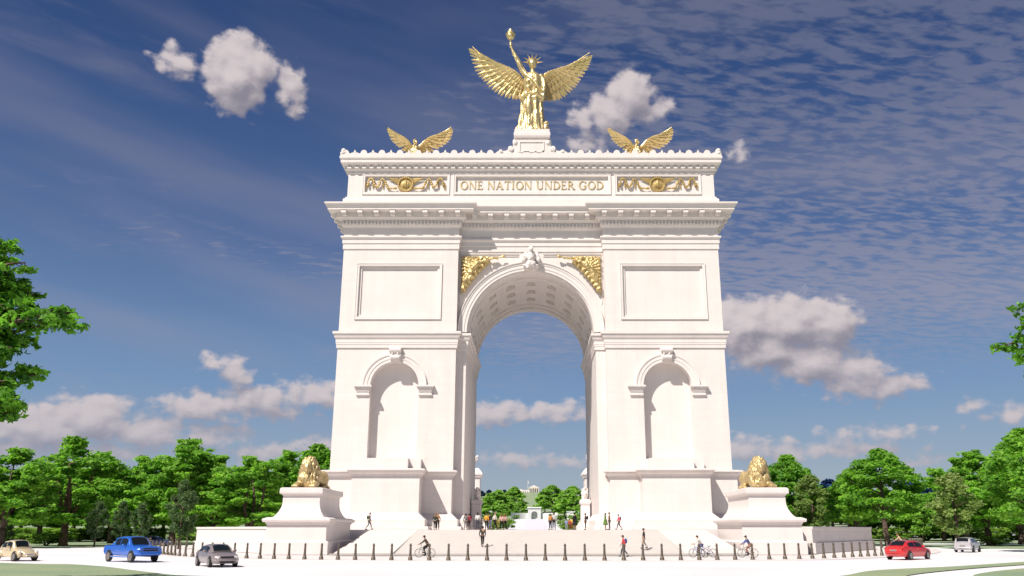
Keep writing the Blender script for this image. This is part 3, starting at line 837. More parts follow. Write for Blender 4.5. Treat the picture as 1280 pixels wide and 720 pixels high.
# lettering, built stroke by stroke in roman capitals
LETM = mat('letter_gold', (0.56, 0.43, 0.20), 0.45, 0.2, 0.4)
def glyph(ch):
    T, t, S = .115, .042, .08   # thick, thin, serif reach
    Pn = []
    def q(*p): Pn.append(list(p))
    def stem(x, w=T, z0=0, z1=1, sb=True, stp=True):
        q((x, z0), (x + w, z0), (x + w, z1), (x, z1))
        if sb: q((x - S, z0), (x + w + S, z0), (x + w + S * .9, z0 + .04), (x - S * .9, z0 + .04))
        if stp: q((x - S, z1 - .04), (x + w + S, z1 - .04), (x + w + S, z1), (x - S, z1))
    def arc(cx, cz, rx, rz, a0, a1, n=14, ti=.15, tm=.05):
        for i in range(n):
            a = R(a0 + (a1 - a0) * i / n); b = R(a0 + (a1 - a0) * (i + 1) / n)
            pa = []; 
            def w(th): return tm + (ti - tm) * abs(math.cos(th)) ** 1.3
            q((cx + rx * math.cos(a), cz + rz * math.sin(a)), (cx + rx * math.cos(b), cz + rz * math.sin(b)),
              (cx + (rx - w(b)) * math.cos(b), cz + (rz - w(b)) * math.sin(b)), (cx + (rx - w(a)) * math.cos(a), cz + (rz - w(a)) * math.sin(a)))
    if ch == 'O': arc(.47, .5, .47, .52, 0, 360, 28); return Pn, .94
    if ch == 'N':
        stem(.12, t, stp=False); stem(.78, t, sb=False); q((.04, 1), (.24, 1), (.84, 0), (.68, 0)); return Pn, .94
    if ch == 'E':
        stem(.08); q((.1, 0), (.62, 0), (.62, .05), (.1, .05)); q((.1, .95), (.58, .95), (.58, 1), (.1, 1)); q((.1, .49), (.48, .49), (.48, .54), (.1, .54))
        q((.59, .05), (.62, .05), (.66, .2), (.63, .2)); q((.55, .95), (.58, .95), (.60, .81), (.57, .81)); q((.46, .42), (.49, .42), (.49, .61), (.46, .61)); return Pn, .68
    if ch == 'A':
        q((.42, 1), (.50, 1), (.86, 0), (.70, 0)); q((.42, 1), (.46, .92), (.13, 0), (.07, 0)); q((.24, .32), (.64, .32), (.62, .37), (.25, .37))
        q((-.01, 0), (.21, 0), (.21, .04), (-.01, .04)); q((.6, 0), (.95, 0), (.95, .04), (.6, .04)); return Pn, .93
    if ch == 'T':
        stem(.33, stp=False); q((.02, .95), (.79, .95), (.79, 1), (.02, 1)); q((.0, .8), (.03, .8), (.06, .96), (.02, .96)); q((.78, .8), (.81, .8), (.79, .96), (.75, .96)); return Pn, .81
    if ch == 'I': stem(.1); return Pn, .36
    if ch == 'U':
        stem(.1, T, .3, 1, sb=False); stem(.72, t, .3, 1, sb=False)
        for i in range(12):
            a = R(180 + 15 * i); b = R(195 + 15 * i)
            def wv(th): return .06 + .09 * max(0, -math.cos(th))
            c = .44; r = .34
            q((c + r * math.cos(a), .3 + .32 * math.sin(a)), (c + r * math.cos(b), .3 + .32 * math.sin(b)), (c + (r - wv(b)) * math.cos(b), .3 + (.32 - wv(b)) * math.sin(b)), (c + (r - wv(a)) * math.cos(a), .3 + (.32 - wv(a)) * math.sin(a)))
        return Pn, .9
    if ch == 'D':
        stem(.1); arc(.3, .5, .56, .5, -90, 90, 18, .16, .05); q((.2, 0), (.31, 0), (.31, .05), (.2, .05)); q((.2, .95), (.31, .95), (.31, 1), (.2, 1)); return Pn, .88
    if ch == 'R':
        stem(.1); arc(.3, .73, .34, .27, -90, 90, 14, .14, .05); q((.2, .46), (.31, .46), (.31, .51), (.2, .51)); q((.2, .95), (.31, .95), (.31, 1), (.2, 1))
        q((.32, .48), (.46, .5), (.84, 0), (.66, 0)); q((.66, 0), (.92, 0), (.92, .04), (.66, .04)); return Pn, .86
    if ch == 'G':
        arc(.48, .5, .48, .52, 42, 318, 22); q((.70, .06), (.84, .12), (.84, .44), (.70, .44)); q((.62, .40), (.92, .40), (.92, .44), (.62, .44)); q((.82, .80), (.86, .80), (.86, 1.0), (.82, .92)); return Pn, .98
    return Pn, .4
def text(s, x0, x1, z, h, y, parent):
    wd = 0; gl = []
    for ch in s:
        p, w = glyph(ch); gl.append((p, wd)); wd += (w if ch != ' ' else .32) + .10
    wd -= .10; kx = (x1 - x0) / wd
    for (p, o), ch in zip(gl, s):
        if ch == ' ': continue
        mb = MB()
        for i, poly in enumerate(p):
            mb.prism([(x0 + (a + o) * kx, z + b * h) for a, b in poly], y - .09 - .0012 * (i % 40), y + .02)
        mb.build('letter', LETM, parent, world=True)
text('ONE NATION UNDER GOD', -9.38, 9.62, 45.66, 1.14, Y0 + .25, att)

# winged wreath with ribbon garlands in the side panels
def blade(mb, a, b, w, y, th=.05, bow=0.0, tipw=.25):
    """a feather: flat tapering blade with a raised rib, a and b are (x,z)"""
    a = Vector(a); b = Vector(b); d = b - a; L = d.length
    if L < 1e-4: return
    d /= L; nrm = Vector((-d.y, d.x)); vs = []
    st = [(0, .45), (.2, .85), (.5, 1.0), (.78, .9), (.93, .6), (1.0, tipw)]
    yy = y if callable(y) else (lambda p: y)
    for t, k in st:
        c = a + d * (L * t) + nrm * bow * math.sin(PI * t) * L
        yb = yy(c)
        l_ = c + nrm * w * .5 * k; r_ = c - nrm * w * .5 * k
        vs += [(l_.x, yb, l_.y), (c.x, yb - th, c.y), (r_.x, yb + th * .6, r_.y), (c.x, yb + th, c.y)]
    fs = [(i * 4 + j, i * 4 + (j + 1) % 4, i * 4 + 4 + (j + 1) % 4, i * 4 + 4 + j) for i in range(len(st) - 1) for j in range(4)]
    fs += [(0, 1, 2, 3), tuple(range(len(vs) - 4, len(vs)))]
    mb.add(vs, fs)
for xc in (-16.62, 16.8):
    y = Y0 + .2; zc = 46.28
    mb = MB(); mb.lathe([(1.06, .05), (1.1, -.14), (1.0, -.26), (.84, -.22), (.8, -.1), (.7, -.12), (.4, -.18), (.05, -.22)], 30, (xc, y, zc), 'y')
    for i in range(22):
        a = 2 * PI * i / 22; mb.ell((xc + .95 * math.cos(a), y - .24, zc + .95 * math.sin(a)), (.14, .12, .14), nu=6, nv=4)
    mb.ell((xc, y - .25, zc + .05), (.28, .18, .5)); mb.ell((xc, y - .3, zc + .42), (.16, .16, .18)); mb.ell((xc - .3, y - .2, zc - .1), (.14, .12, .36)); mb.ell((xc + .3, y - .2, zc - .1), (.14, .12, .36))
    for s in (-1, 1):
        for i in range(7):
            blade(mb, (xc + s * .75, zc + .25 + .08 * i), (xc + s * (2.35 - .22 * (6 - i)), zc + .05 + .13 * i), .22, y - .12 - .012 * i, .05)
    wr = mb.build('wreath', GOLDL, A, world=True, smooth=True)
    for s in (-1, 1):
        mb = MB()
        pth = [(1.1, -.55), (1.7, -.62), (2.3, -.5), (2.55, -.1), (2.75, .45), (3.1, .72), (3.35, .4), (3.5, -.1), (3.75, -.35), (4.1, -.1), (4.25, .5), (4.55, .78), (4.85, .6), (4.95, .0), (5.0, -.3)]
        P_ = spl([(a, b, 0) for a, b in pth], 70)
        vs = []
        for i, p in enumerate(P_):
            yy = y - .10 - .16 * (1 + math.sin(i * .45)) / 2; w = .13 + .05 * math.sin(i * .8)
            t = (P_[min(i + 1, 70)] - P_[max(i - 1, 0)]).normalized(); nn = Vector((-t.y, t.x))
            for (q, e) in ((-1, 0), (0, -.12), (1, 0), (0, .1)): vs.append((xc + s * (p.x + nn.x * w * q), yy + e, zc + p.y + nn.y * w * q))
        mb.add(vs, [(i * 4 + j, i * 4 + (j + 1) % 4, i * 4 + 4 + (j + 1) % 4, i * 4 + 4 + j) for i in range(70) for j in range(4)])
        for i in range(4, 68, 3):
            p = P_[i]; mb.ell((xc + s * p.x, y - .3, zc + p.y), (.13, .1, .13), nu=6, nv=4)
        # hanging ends
        for (a, b) in ((3.0, -.55), (4.35, -.5), (5.25, -.7)):
            blade(mb, (xc + s * (a - .05), zc + .25), (xc + s * a, zc + b), .2, y - .12, .05)
        mb.build('garland', GOLDL, wr, world=True)

# gilded winged figures in the spandrels
def spandrel(s):
    mb = MB(); rnd = random.Random(5 + s); y = RY - .22
    mb.prism([(s * a_, b_) for a_, b_ in [(9.05, 36.55), (5.5, 36.55), (5.35, 35.6), (6.1, 34.95), (7.0, 34.0), (7.85, 32.95), (8.5, 32.0), (9.05, 31.4)]], y - .06, y + .2)
    def clip(x, z): return (s * min(x, 9.1), min(z, 36.6))
    for lay, (k, L_, w_) in enumerate(((13, 2.5, .42), (11, 1.8, .38), (9, 1.1, .34))):     # wing spread into the corner
        for i in range(k):
            a = R(-62 + 190 * i / (k - 1)); r_ = L_ * rnd.uniform(.9, 1.08)
            blade(mb, (s * 7.45, 34.9), clip(7.45 + r_ * math.cos(a), 34.9 + r_ * math.sin(a)), w_, y - .14 - .12 * lay - .05 * (i % 2), .1)
    for i in range(13):                                                                         # drapery falling along the arch
        u = i / 12; x0 = 7.1 + 1.2 * u; z0 = 34.9 - .5 * u + rnd.uniform(-.2, .2)
        blade(mb, (s * x0, z0), (s * (8.45 + .55 * u), 32.9 - 1.5 * u * rnd.uniform(.7, 1) + .4 * (1 - u)), .3, y - .22 - .08 * (i % 3), .13, .05 * s)
    def T(pts, rad): mb.tube([(s * a, y - c, b) for a, b, c in pts], rad, 9)
    T([(7.95, 34.15, .35), (7.5, 34.75, .45), (7.05, 35.3, .5), (6.75, 35.7, .45)], [.38, .36, .42, .3])
    T([(7.95, 34.2, .4), (8.35, 33.5, .55), (8.6, 32.7, .4), (8.85, 31.9, .3)], [.34, .28, .2, .12]); T([(7.75, 34.1, .35), (7.95, 33.5, .4), (8.4, 32.9, .35)], [.3, .24, .16])
    [mb.ell((s * a_, y - .22, b_), (.34, .36, .5), ('Y', s * .7), 9, 7) for a_, b_ in ((5.8, 35.75), (6.3, 35.25), (6.8, 34.7), (7.2, 34.2), (7.6, 33.7), (8.0, 33.2), (8.35, 32.65), (8.7, 32.1), (6.1, 36.15), (6.9, 35.4))]; mb.ell((s * 6.5, y - .5, 36.05), (.27, .3, .33)); mb.ell((s * 6.62, y - .4, 36.2), (.3, .3, .27))
    T([(6.8, 35.6, .5), (6.1, 35.75, .55), (5.3, 36.05, .5), (4.7, 36.25, .45)], [.22, .17, .14, .12]); T([(5.2, 36.05, .45), (4.2, 36.32, .4), (3.6, 36.42, .4)], [.09, .11, .2]); mb.ell((s * 3.55, y - .4, 36.42), (.26, .24, .24))
    T([(7.1, 35.5, .5), (7.3, 35.0, .7), (6.9, 34.6, .6)], [.2, .16, .13])
    for i in range(9): mb.ell((s * (4.3 + .16 * i), y - .25, 36.2 + .04 * (i % 3)), (.13, .16, .16), nu=7, nv=5)
    blob('spandrel_figure', mb, GOLDL_SP, A, .05, .05, (3.2, 3.2, 3.0), 0, world=True, seed=s * 3)
GOLDL_SP = mat('gilt_relief', (0.58, 0.44, 0.20), 0.4, 0.5, 0.5, 0.15, 2.0, 0.03, 6)
spandrel(-1); spandrel(1)
# carved keystone figure of the great arch
mb = MB()
yk = RY - .3
mb.prism([(-.95, 34.55), (.95, 34.55), (1.15, 36.6), (-1.15, 36.6)], yk - .5, yk + .5)
mb.ell((0, yk - .9, 35.2), (.75, .5, .55)); mb.ell((0, yk - .9, 36.2), (.6, .6, .8)); mb.ell((0, yk - 1.1, 37.1), (.38, .42, .48)); mb.ell((.05, yk - 1.45, 37.0), (.14, .3, .14))
for s in (-1, 1): mb.ell((s * .85, yk - .6, 36.2), (.35, .35, .85), ('Y', s * -.25)); mb.ell((s * .7, yk - .7, 35.0), (.4, .45, .25)); mb.ell((s * .4, yk - .9, 34.75), (.25, .4, .3))
mb.ell((.1, yk - .9, 37.55), (.2, .25, .35))
blob('carved_keystone', mb, ST, A, .06, .045, (2.4, 2.4, 2.4), 1, world=True)

# ------------------------------------------------------------------ gilded statues
def wing_mesh(lead, trail, y0, kx, n=25, w=.66, xroot=0):
    """lead, trail: outlines root->tip in (x,z)"""
    L = spl([(a, b, 0) for a, b in lead], 60); Tt = spl([(a, b, 0) for a, b in trail], 60)
    Lp = lambda t: L[int(max(0, min(1, t)) * 60)]; Tp = lambda t: Tt[int(max(0, min(1, t)) * 60)]
    mb = MB()
    ref = abs(lead[0][0])
    base = lambda p: y0 + kx * (abs(p[0]) - ref)
    # lens-shaped web of the wing
    for layer, (n_, frac, wd, dy, th) in enumerate(((n, 1.0, w, 0.0, .10), (n, .70, w * .9, -.16, .10), (n + 3, .46, w * .8, -.30, .11), (n + 6, .26, w * .75, -.42, .12))):
        for i in range(n_):
            s = i / (n_ - 1)
            E = Tp(s); B = Lp(.02 + .62 * s)
            e = B + (E - B) * frac
            off = dy - (.10 if i % 2 else 0)
            blade(mb, (B.x, B.y), (e.x, e.y), wd * (1 if s < .8 else .8), (lambda p, off=off: base(p) + off), th, .03 * (1 if E.x > 0 else -1), .3)
    mb.tube([(p.x, base(p) - .25, p.y) for p in L[::6]], [w * .42 * (1 - .8 * i / 10) for i in range(11)], 8)
    return mb
G = thing('winged_statue', 'large gold winged figure with raised torch and rayed crown on top of the arch', 'statue', (0.15, 116, PZ))
def S(px, py):
    a, b = at(560 + px / 4, 20 + py / 4, 116); return (a - .15, b - PZ)
lead = [S(378, 330), S(355, 285), S(300, 243), S(230, 215), S(170, 175), S(118, 126)]
trail = [S(372, 402), S(320, 400), S(262, 380), S(215, 345), S(175, 300), S(142, 262), S(118, 205), S(104, 150), S(101, 130)]
wing_mesh(lead, trail, .9, .10).build('wing', GOLD, G, smooth=True)
lead = [S(470, 330), S(482, 285), S(530, 258), S(600, 238), S(655, 200), S(712, 158)]
trail = [S(478, 412), S(520, 408), S(560, 398), S(600, 372), S(640, 332), S(668, 292), S(700, 240), S(716, 200), S(726, 168)]
wing_mesh(lead, trail, .9, .10).build('wing', GOLD, G, smooth=True)
# body: robe, torso, neck, head and arms grown as one surface
def robe_body():
    mb = MB(); prof = []
    rows = [(605, 337, 503), (598, 338, 500), (585, 346, 494), (560, 350, 486), (520, 355, 483), (480, 363, 476), (440, 366, 472), (420, 360, 476), (405, 364, 478), (390, 370, 474), (365, 378, 470), (340, 374, 476), (318, 376, 474), (300, 384, 468), (288, 396, 452), (278, 410, 436), (268, 413, 434)]
    n = 72; vs = []
    for j, (py, xl, xr) in enumerate(rows):
        a = S(xl, py); b = S(xr, py); cx = (a[0] + b[0]) / 2; rx = (b[0] - a[0]) / 2; z = a[1]
        f = 1 - sstep(6.5, 8.5, z)
        for i in range(n):
            t = 2 * PI * i / n
            fold = 1 + f * (.075 * math.sin(11 * t + .5 * z + math.sin(z * .7)) + .05 * math.sin(23 * t - .4 * z)) + (1 - f) * .03 * math.sin(9 * t + z * 3)
            ry = rx * (.72 if z < 6.5 else .62)
            vs.append((cx + rx * math.cos(t) * fold, ry * math.sin(t) * fold, z))
    m_ = len(rows)
    fs = [(j * n + i, j * n + (i + 1) % n, (j + 1) * n + (i + 1) % n, (j + 1) * n + i) for j in range(m_ - 1) for i in range(n)]
    fs += [tuple(range(n)), tuple(range((m_ - 1) * n, m_ * n))]
    mb.add(vs, fs)
    # forward knee, gathered drapery at the waist, train
    a = S(405, 470); mb.ell((a[0], -.95, a[1]), (.55, .7, 2.0)); a = S(402, 372); mb.ell((a[0], -.85, a[1]), (.42, .5, .6)); a = S(440, 340); mb.ell((a[0], -.9, a[1]), (.42, .4, .45)); a = S(398, 342); mb.ell((a[0], -.85, a[1]), (.42, .4, .42))
    mb.tube([(S(362, 425)[0], -.6, S(362, 425)[1]), (S(395, 405)[0], -1.15, S(395, 405)[1]), (S(440, 400)[0], -1.15, S(440, 400)[1]), (S(478, 425)[0], -.6, S(478, 425)[1])], [.35, .3, .3, .38], 8)
    mb.tube([(S(385, 300)[0], -.5, S(385, 300)[1]), (S(420, 330)[0], -.95, S(420, 330)[1]), (S(455, 375)[0], -1.0, S(455, 375)[1]), (S(478, 400)[0], -.4, S(478, 400)[1])], [.25, .28, .26, .25], 8)
    # neck, head with face
    h = S(423, 240); nk = S(423, 275)
    mb.tube([(nk[0], .05, nk[1] - .3), (nk[0], .0, nk[1] + .6)], [.42, .36], 12)
    mb.ell((h[0], 0, h[1]), (.68, .76, .90)); mb.ell((h[0], -.62, h[1] - .08), (.11, .2, .24)); mb.ell((h[0], -.45, h[1] - .55), (.25, .25, .2)); mb.ell((h[0], -.6, h[1] - .36), (.2, .1, .07))
    for s in (-1, 1): mb.ell((h[0] + s * .2, -.58, h[1] + .08), (.1, .08, .06)); mb.ell((h[0] + s * .58, 0, h[1] - .05), (.08, .16, .2)); mb.ell((h[0] + s * .35, .1, h[1] + .3), (.42, .55, .55))
    mb.ell((h[0], .55, h[1] + .1), (.42, .4, .42))
    # raised arm with hand
    pts = [S(388, 300), S(370, 268), S(350, 228), S(332, 195), S(318, 170), S(314, 150)]
    mb.tube([(p[0], -.1 - .05 * i, p[1]) for i, p in enumerate(pts)], [.52, .46, .40, .33, .24, .26], 12)
    hd = S(313, 148); mb.ell((hd[0], -.35, hd[1]), (.28, .3, .36))
    for i in range(4): mb.tube([(hd[0] - .2, -.55, hd[1] - .22 + .15 * i), (hd[0] + .05, -.68, hd[1] - .2 + .15 * i), (hd[0] + .26, -.5, hd[1] - .22 + .15 * i)], .075, 6)
    mb.tube([(hd[0] + .22, -.3, hd[1] - .1), (hd[0] + .2, -.5, hd[1] + .25)], .08, 6)
    # lowered arm holding drapery
    pts = [S(462, 298), S(476, 325), S(480, 360), S(478, 395), S(474, 415)]
    mb.tube([(p[0], -.1 - .12 * i, p[1]) for i, p in enumerate(pts)], [.5, .45, .38, .3, .26], 12)
    hd = S(472, 425); mb.ell((hd[0], -.62, hd[1]), (.24, .3, .34))
    for i in range(4): mb.tube([(hd[0] - .16 + .1 * i, -.8, hd[1] + .1), (hd[0] - .16 + .1 * i, -.86, hd[1] - .25), (hd[0] - .14 + .1 * i, -.7, hd[1] - .42 + .03 * i)], .065, 6)
    mb.tube([(hd[0] - .2, -.7, hd[1] + .1), (hd[0] - .3, -.85, hd[1] - .15)], .07, 6)
    # small attributes at the hem
    a = S(490, 570); mb.ell((a[0], -.3, a[1]), (.55, .6, 1.0)); a = S(345, 575); mb.ell((a[0], -.2, a[1]), (.4, .5, .7)); a = S(490, 545); mb.ell((a[0] + .1, -.5, a[1]), (.4, .4, .35))
    for i, px in enumerate((385, 440)): a = S(px, 603); mb.ell((a[0], -1.9, a[1] + .15), (.35, .6, .25))
    return mb
blob('figure', robe_body(), GOLD, G, .075, .05, (1.2, 1.2, .5), 1)
hx, hz = S(423, 240)
mb = MB(); mb.lathe([(.62, hz + .18), (.70, hz + .22), (.72, hz + .42), (.64, hz + .46)], 20, (hx, .02, 0))
for a in (4, 36, 64, 92, 120, 148, 176):
    d = Vector((math.cos(R(a)), math.sin(R(a))));
    p0 = Vector((hx, hz + .1)) + d * .66; p1 = Vector((hx, hz + .1)) + d * 1.72; w = Vector((-d.y, d.x)) * .17
    mb.add([(p0.x + w.x, -.2, p0.y + w.y), (p0.x - w.x, -.2, p0.y - w.y), (p0.x, -.45, p0.y), (p0.x, .0, p0.y), (p1.x, -.3, p1.y)], [(0, 2, 4), (2, 1, 4), (1, 3, 4), (3, 0, 4)])
mb.build('crown', GOLD, G)
tx, tz = S(313, 118)
mb = MB(); mb.lathe([(.10, tz - 1.7), (.13, tz - .6), (.18, tz - .3), (.56, tz + .0), (.66, tz + .35), (.6, tz + .5), (.74, tz + .55), (.74, tz + .68), (.4, tz + .68)], 16, (tx, -.42, 0)); mb.build('torch', GOLD, G, smooth=True)
mb = MB(); rr = random.Random(3)
mb.ell((tx, -.42, tz + .98), (.52, .5, .52))
for i in range(9):
    a = i * .7; mb.ell((tx + .3 * math.cos(a), -.42 + .3 * math.sin(a), tz + 1.0 + .09 * (i % 4)), (.16, .16, .36))
mb.ell((tx + .05, -.42, tz + 1.4), (.18, .18, .4))
blob('flame', mb, GOLD, G, .05, .05, (3, 3, 3), 1)

# the two gold eagles on the parapet
ex, ez = at(522, 196, 108); ez = 50.3
Eg = thing('eagle_statue', 'gold eagle with raised wings on the left end of the roof', 'statue', (ex, 108, ez))
def S2(px, py):
    a, b = at(480 + px / 12.8, 150 + py / 12.8, 108); return (a - ex - .35, b - ez)
lead = [S2(495, 440), S2(455, 380), S2(390, 305), S2(265, 250), S2(180, 190), S2(108, 128)]
trail = [S2(470, 580), S2(420, 545), S2(330, 480), S2(220, 390), S2(150, 310), S2(118, 235), S2(92, 160), S2(98, 138)]
wing_mesh(lead, trail, .2, -.05, 20, .46).build('wing', GOLD, Eg, smooth=True)
lead = [S2(590, 440), S2(640, 400), S2(740, 308), S2(900, 268), S2(1010, 200), S2(1112, 130)]
trail = [S2(650, 590), S2(730, 555), S2(820, 500), S2(1000, 410), S2(1105, 310), S2(1130, 235), S2(1140, 170), S2(1125, 140)]
wing_mesh(lead, trail, .2, -.05, 20, .46).build('wing', GOLD, Eg, smooth=True)
mb = MB(); a = S2(540, 365)
mb.ell((a[0], -.3, a[1]), (.34, .42, .48)); mb.ell((a[0], -.05, a[1] - .8), (.42, .5, .7)); mb.ell((a[0], .1, a[1] - 1.9), (.8, .8, 1.3)); mb.ell((a[0], .3, a[1] - 3.0), (.55, .7, .9)); mb.ell((a[0], -.78, a[1] - .05), (.1, .28, .14)); mb.ell((a[0], -.98, a[1] - .18), (.07, .1, .17))
for s in (-1, 1): mb.ell((a[0] + s * .2, -.6, a[1] + .12), (.09, .1, .08)); mb.ell((a[0] + s * .45, -.1, 1.0), (.35, .4, .9)); mb.tube([(a[0] + s * .45, -.2, .5), (a[0] + s * .45, -.35, .12), (a[0] + s * .45, -.8, .05)], [.18, .14, .1], 8)
blob('eagle_body', mb, GOLD, Eg, .06, .09, (4, 4, 2.2), 1)
mb = MB(); mb.box(-1.0, 1.0, -.9, 1.2, -.1, .25); mb.build('rock_base', ST, Eg)
dup(Eg, (at(800, 196, 108)[0], 108, ez), 0, 'gold eagle with raised wings on the right end of the roof')

# ------------------------------------------------------------------ lions on pedestals
def lion_pedestal(label, cx, s):
    p = thing('pedestal', label, 'pedestal', (cx, 80, 0))
    hw, L = 2.72, 10.6
    base = [(-hw, 0), (hw, 0), (hw, L), (-hw, L)]
    mb = MB(); sweep(mb, base, [(.28, .1), (.28, 1.18), (.20, 1.26), (.04, 1.3), (0, 2.7), (.06, 2.76), (.12, 2.9), (.34, 2.96), (.38, 3.12), (.36, 3.22), (0, 3.36)])
    mb.build('lower_block', STP, p)
    h2 = 1.72; up = [(-h2, 1.0), (h2, 1.0), (h2, 9.4), (-h2, 9.4)]
    pr = [(.62, 3.30), (.60, 3.44)] + [(.52 * (1 - math.sin(t * PI / 2)) ** 1.4, 3.46 + 1.5 * t) for t in [i / 10 for i in range(11)]] + [(0, 5.28), (.04, 5.36), (.14, 5.46), (.26, 5.5), (.28, 5.62), (.26, 5.98), (.10, 6.05)]
    mb = MB(); sweep(mb, up, pr); mb.build('upper_block', STP, p)
lion_pedestal('pale stone pedestal with shaded right side under the left gold lion', -21.35, -1)
lion_pedestal('pale stone pedestal under the right gold lion', 21.95, 1)
LG = mat('gilded_lion', (0.54, 0.41, 0.20), 0.42, 0.5, 0.5, 0.2, 2.0, 0.03, 7.0)
def lion():
    l = thing('lion_statue', 'gold lion lying on the pedestal left of the steps', 'statue', (-21.25, 81.4, 6.04))
    mb = MB()
    mb.ell((0, 1.5, 1.45), (1.04, .95, 1.4)); mb.ell((0, 1.35, 2.15), (.82, .82, .95)); mb.ell((0, 1.3, .9), (1.10, .92, .95))
    mb.ell((0, .62, 1.85), (.34, .42, .34)); mb.ell((0, .7, 2.12), (.42, .4, .34)); mb.ell((0, .32, 1.92), (.2, .12, .12)); mb.ell((0, .52, 1.58), (.24, .3, .14))
    for s in (-1, 1):
        mb.ell((s * .24, .42, 2.2), (.1, .08, .07)); mb.ell((s * .50, 1.0, 2.45), (.2, .15, .2))
        mb.tube([(s * .72, 1.5, .75), (s * .78, .9, .36), (s * .80, .1, .24)], [.38, .34, .27], 10)
        mb.ell((s * .82, -.12, .2), (.34, .42, .2))
        for k in range(4): mb.ell((s * .82 - .22 + .15 * k, -.46, .15), (.09, .14, .14))
        mb.ell((s * .62, 4.7, .95), (.48, .95, .92)); mb.tube([(s * .85, 4.5, .3), (s * .95, 3.7, .22)], [.33, .24], 8); mb.ell((s * .95, 3.5, .18), (.28, .4, .18))
    mb.ell((0, 3.2, 1.1), (.88, 2.1, .86)); mb.ell((0, 4.9, 1.15), (.68, .7, .85)); mb.ell((0, 2.4, 1.35), (.95, 1.2, .95))
    mb.tube([(.3, 5.5, .8), (.8, 5.7, .3), (1.2, 5.0, .2), (1.25, 4.2, .2)], [.14, .12, .11, .11], 7); mb.ell((1.25, 4.0, .22), (.18, .3, .18))
    b = blob('lion_body', mb, LG, l, .06, 0, (1, 1, 1), 1)
    me = b.data; nr = [v.normal.copy() for v in me.vertices]
    for v, nn in zip(me.vertices, nr):
        p = v.co; man = 1 - sstep(2.0, 2.9, p.y); man *= sstep(.35, .8, p.z)
        face = math.exp(-((p.x / .42) ** 2 + ((p.z - 1.95) / .5) ** 2)) * (1 - sstep(.7, 1.0, p.y))
        q = Vector((p.x * 6.5 + .6 * math.sin(p.z * 2), p.y * 5, p.z * 1.6))
        q2 = Vector((p.x * 1.7, p.y * 1.7, p.z * 1.7))
        v.co += nn * (man * (1 - face) * .085 * (noise.turbulence(q, 2, False) * 2 - .8) + .05 * noise.noise(q2 * 1.5))
    return l
L0 = lion()
L1 = dup(L0, (21.85, 81.4, 6.04), 0, 'gold lion lying on the pedestal right of the steps')
for c in kids(L1): c.scale = (-1, 1, 1)

# ------------------------------------------------------------------ bollards
bt = thing('bollard', 'short dark bronze bollard in the curved row in front of the steps', 'bollard', (0, 0, 0), 0, 'bollards along the curved kerb')
MB().lathe([(.18, 0), (.18, .05), (.15, .10), (.17, .16), (.14, .22), (.11, .28), (.10, .34)], 10).build('base', BOLM, bt, smooth=True)
MB().lathe([(.10, .34), (.08, .9), (.07, 1.02)], 10).build('shaft', BOLM, bt, smooth=True)
MB().lathe([(.07, 1.02), (.10, 1.04), (.10, 1.09), (.07, 1.12), (.07, 1.17), (.03, 1.21)], 10).build('cap', BOLM, bt, smooth=True)
snapb = snapshot(bt)
acc = 0; prev = bc[0]; bpts = [bc[0]]; dense = spl(BOLL, 3000)
for p in dense[1:]:
    acc += (p - prev).length; prev = p
    if acc >= 1.43: bpts.append(p); acc = 0
first = True
for p in bpts:
    if first: bt.location = (p.x, p.y, .06); first = False
    else: dup(bt, (p.x, p.y, .06), 0, tree=snapb)
for i in range(9):
    x = -47.5 + 1.42 * i
    o = dup(bt, (x, 118 + .25 * i, .06), 0, 'short dark bollard in the straight far row behind the left curved row', 'bollards of the far straight row', tree=snapb)
for i in range(9):
    o = dup(bt, (47.5 - 1.42 * i, 112 + .25 * i, .06), 0, 'short dark bollard in the far row behind the red car', 'bollards of the far right row', tree=snapb)

# ------------------------------------------------------------------ trees
def np_mesh(name, verts, quads, m, tone=None, smooth=False):
    me = bpy.data.meshes.new(name)
    nv, nq = len(verts), len(quads)
    me.vertices.add(nv); me.vertices.foreach_set('co', np.asarray(verts, dtype=np.float32).ravel())
    me.loops.add(nq * 4); me.loops.foreach_set('vertex_index', np.asarray(quads, dtype=np.int32).ravel())
    me.polygons.add(nq)
    me.polygons.foreach_set('loop_start', np.arange(0, nq * 4, 4, dtype=np.int32))
    try: me.polygons.foreach_set('loop_total', np.full(nq, 4, dtype=np.int32))
    except Exception: pass
    me.update(calc_edges=True)
    if tone is not None:
        a = me.attributes.new('tone', 'FLOAT', 'FACE'); a.data.foreach_set('value', np.asarray(tone, dtype=np.float32))
    me.materials.append(m)
    return me

def leaves(clusters, rng, size, up=0.6, shape='diamond', fill=0.5):
    """clusters: (x, y, z, rx, ry, rz, n, tone). Each leaf is a small folded face."""
    V_, T_ = [], []
    for (cx, cy, cz, rx, ry, rz, n, tn) in clusters:
        d = rng.normal(size=(n, 3)); d /= np.linalg.norm(d, axis=1)[:, None]
        r = rng.random(n) ** fill
        p = d * r[:, None] * np.array([rx, ry, rz]) + np.array([cx, cy, cz])
        nr = rng.normal(size=(n, 3)) * (1 - up) + np.array([0, 0, up]) + d * 0.35
        nr /= np.linalg.norm(nr, axis=1)[:, None]
        t = np.cross(nr, rng.normal(size=(n, 3))); t /= np.linalg.norm(t, axis=1)[:, None] + 1e-9
        b = np.cross(nr, t)
        s = size * (0.6 + 0.8 * rng.random(n))[:, None]
        droop = nr * s * 0.15
        V_.append(np.stack([p - t * s - droop, p + b * s * 0.55, p + t * s - droop, p - b * s * 0.55], axis=1).reshape(-1, 3))
        T_.append(np.clip(tn + rng.normal(size=n) * 0.16, 0, 1))
    V = np.concatenate(V_); T = np.concatenate(T_)
    Q = np.arange(len(V)).reshape(-1, 4)
    return V, Q, T

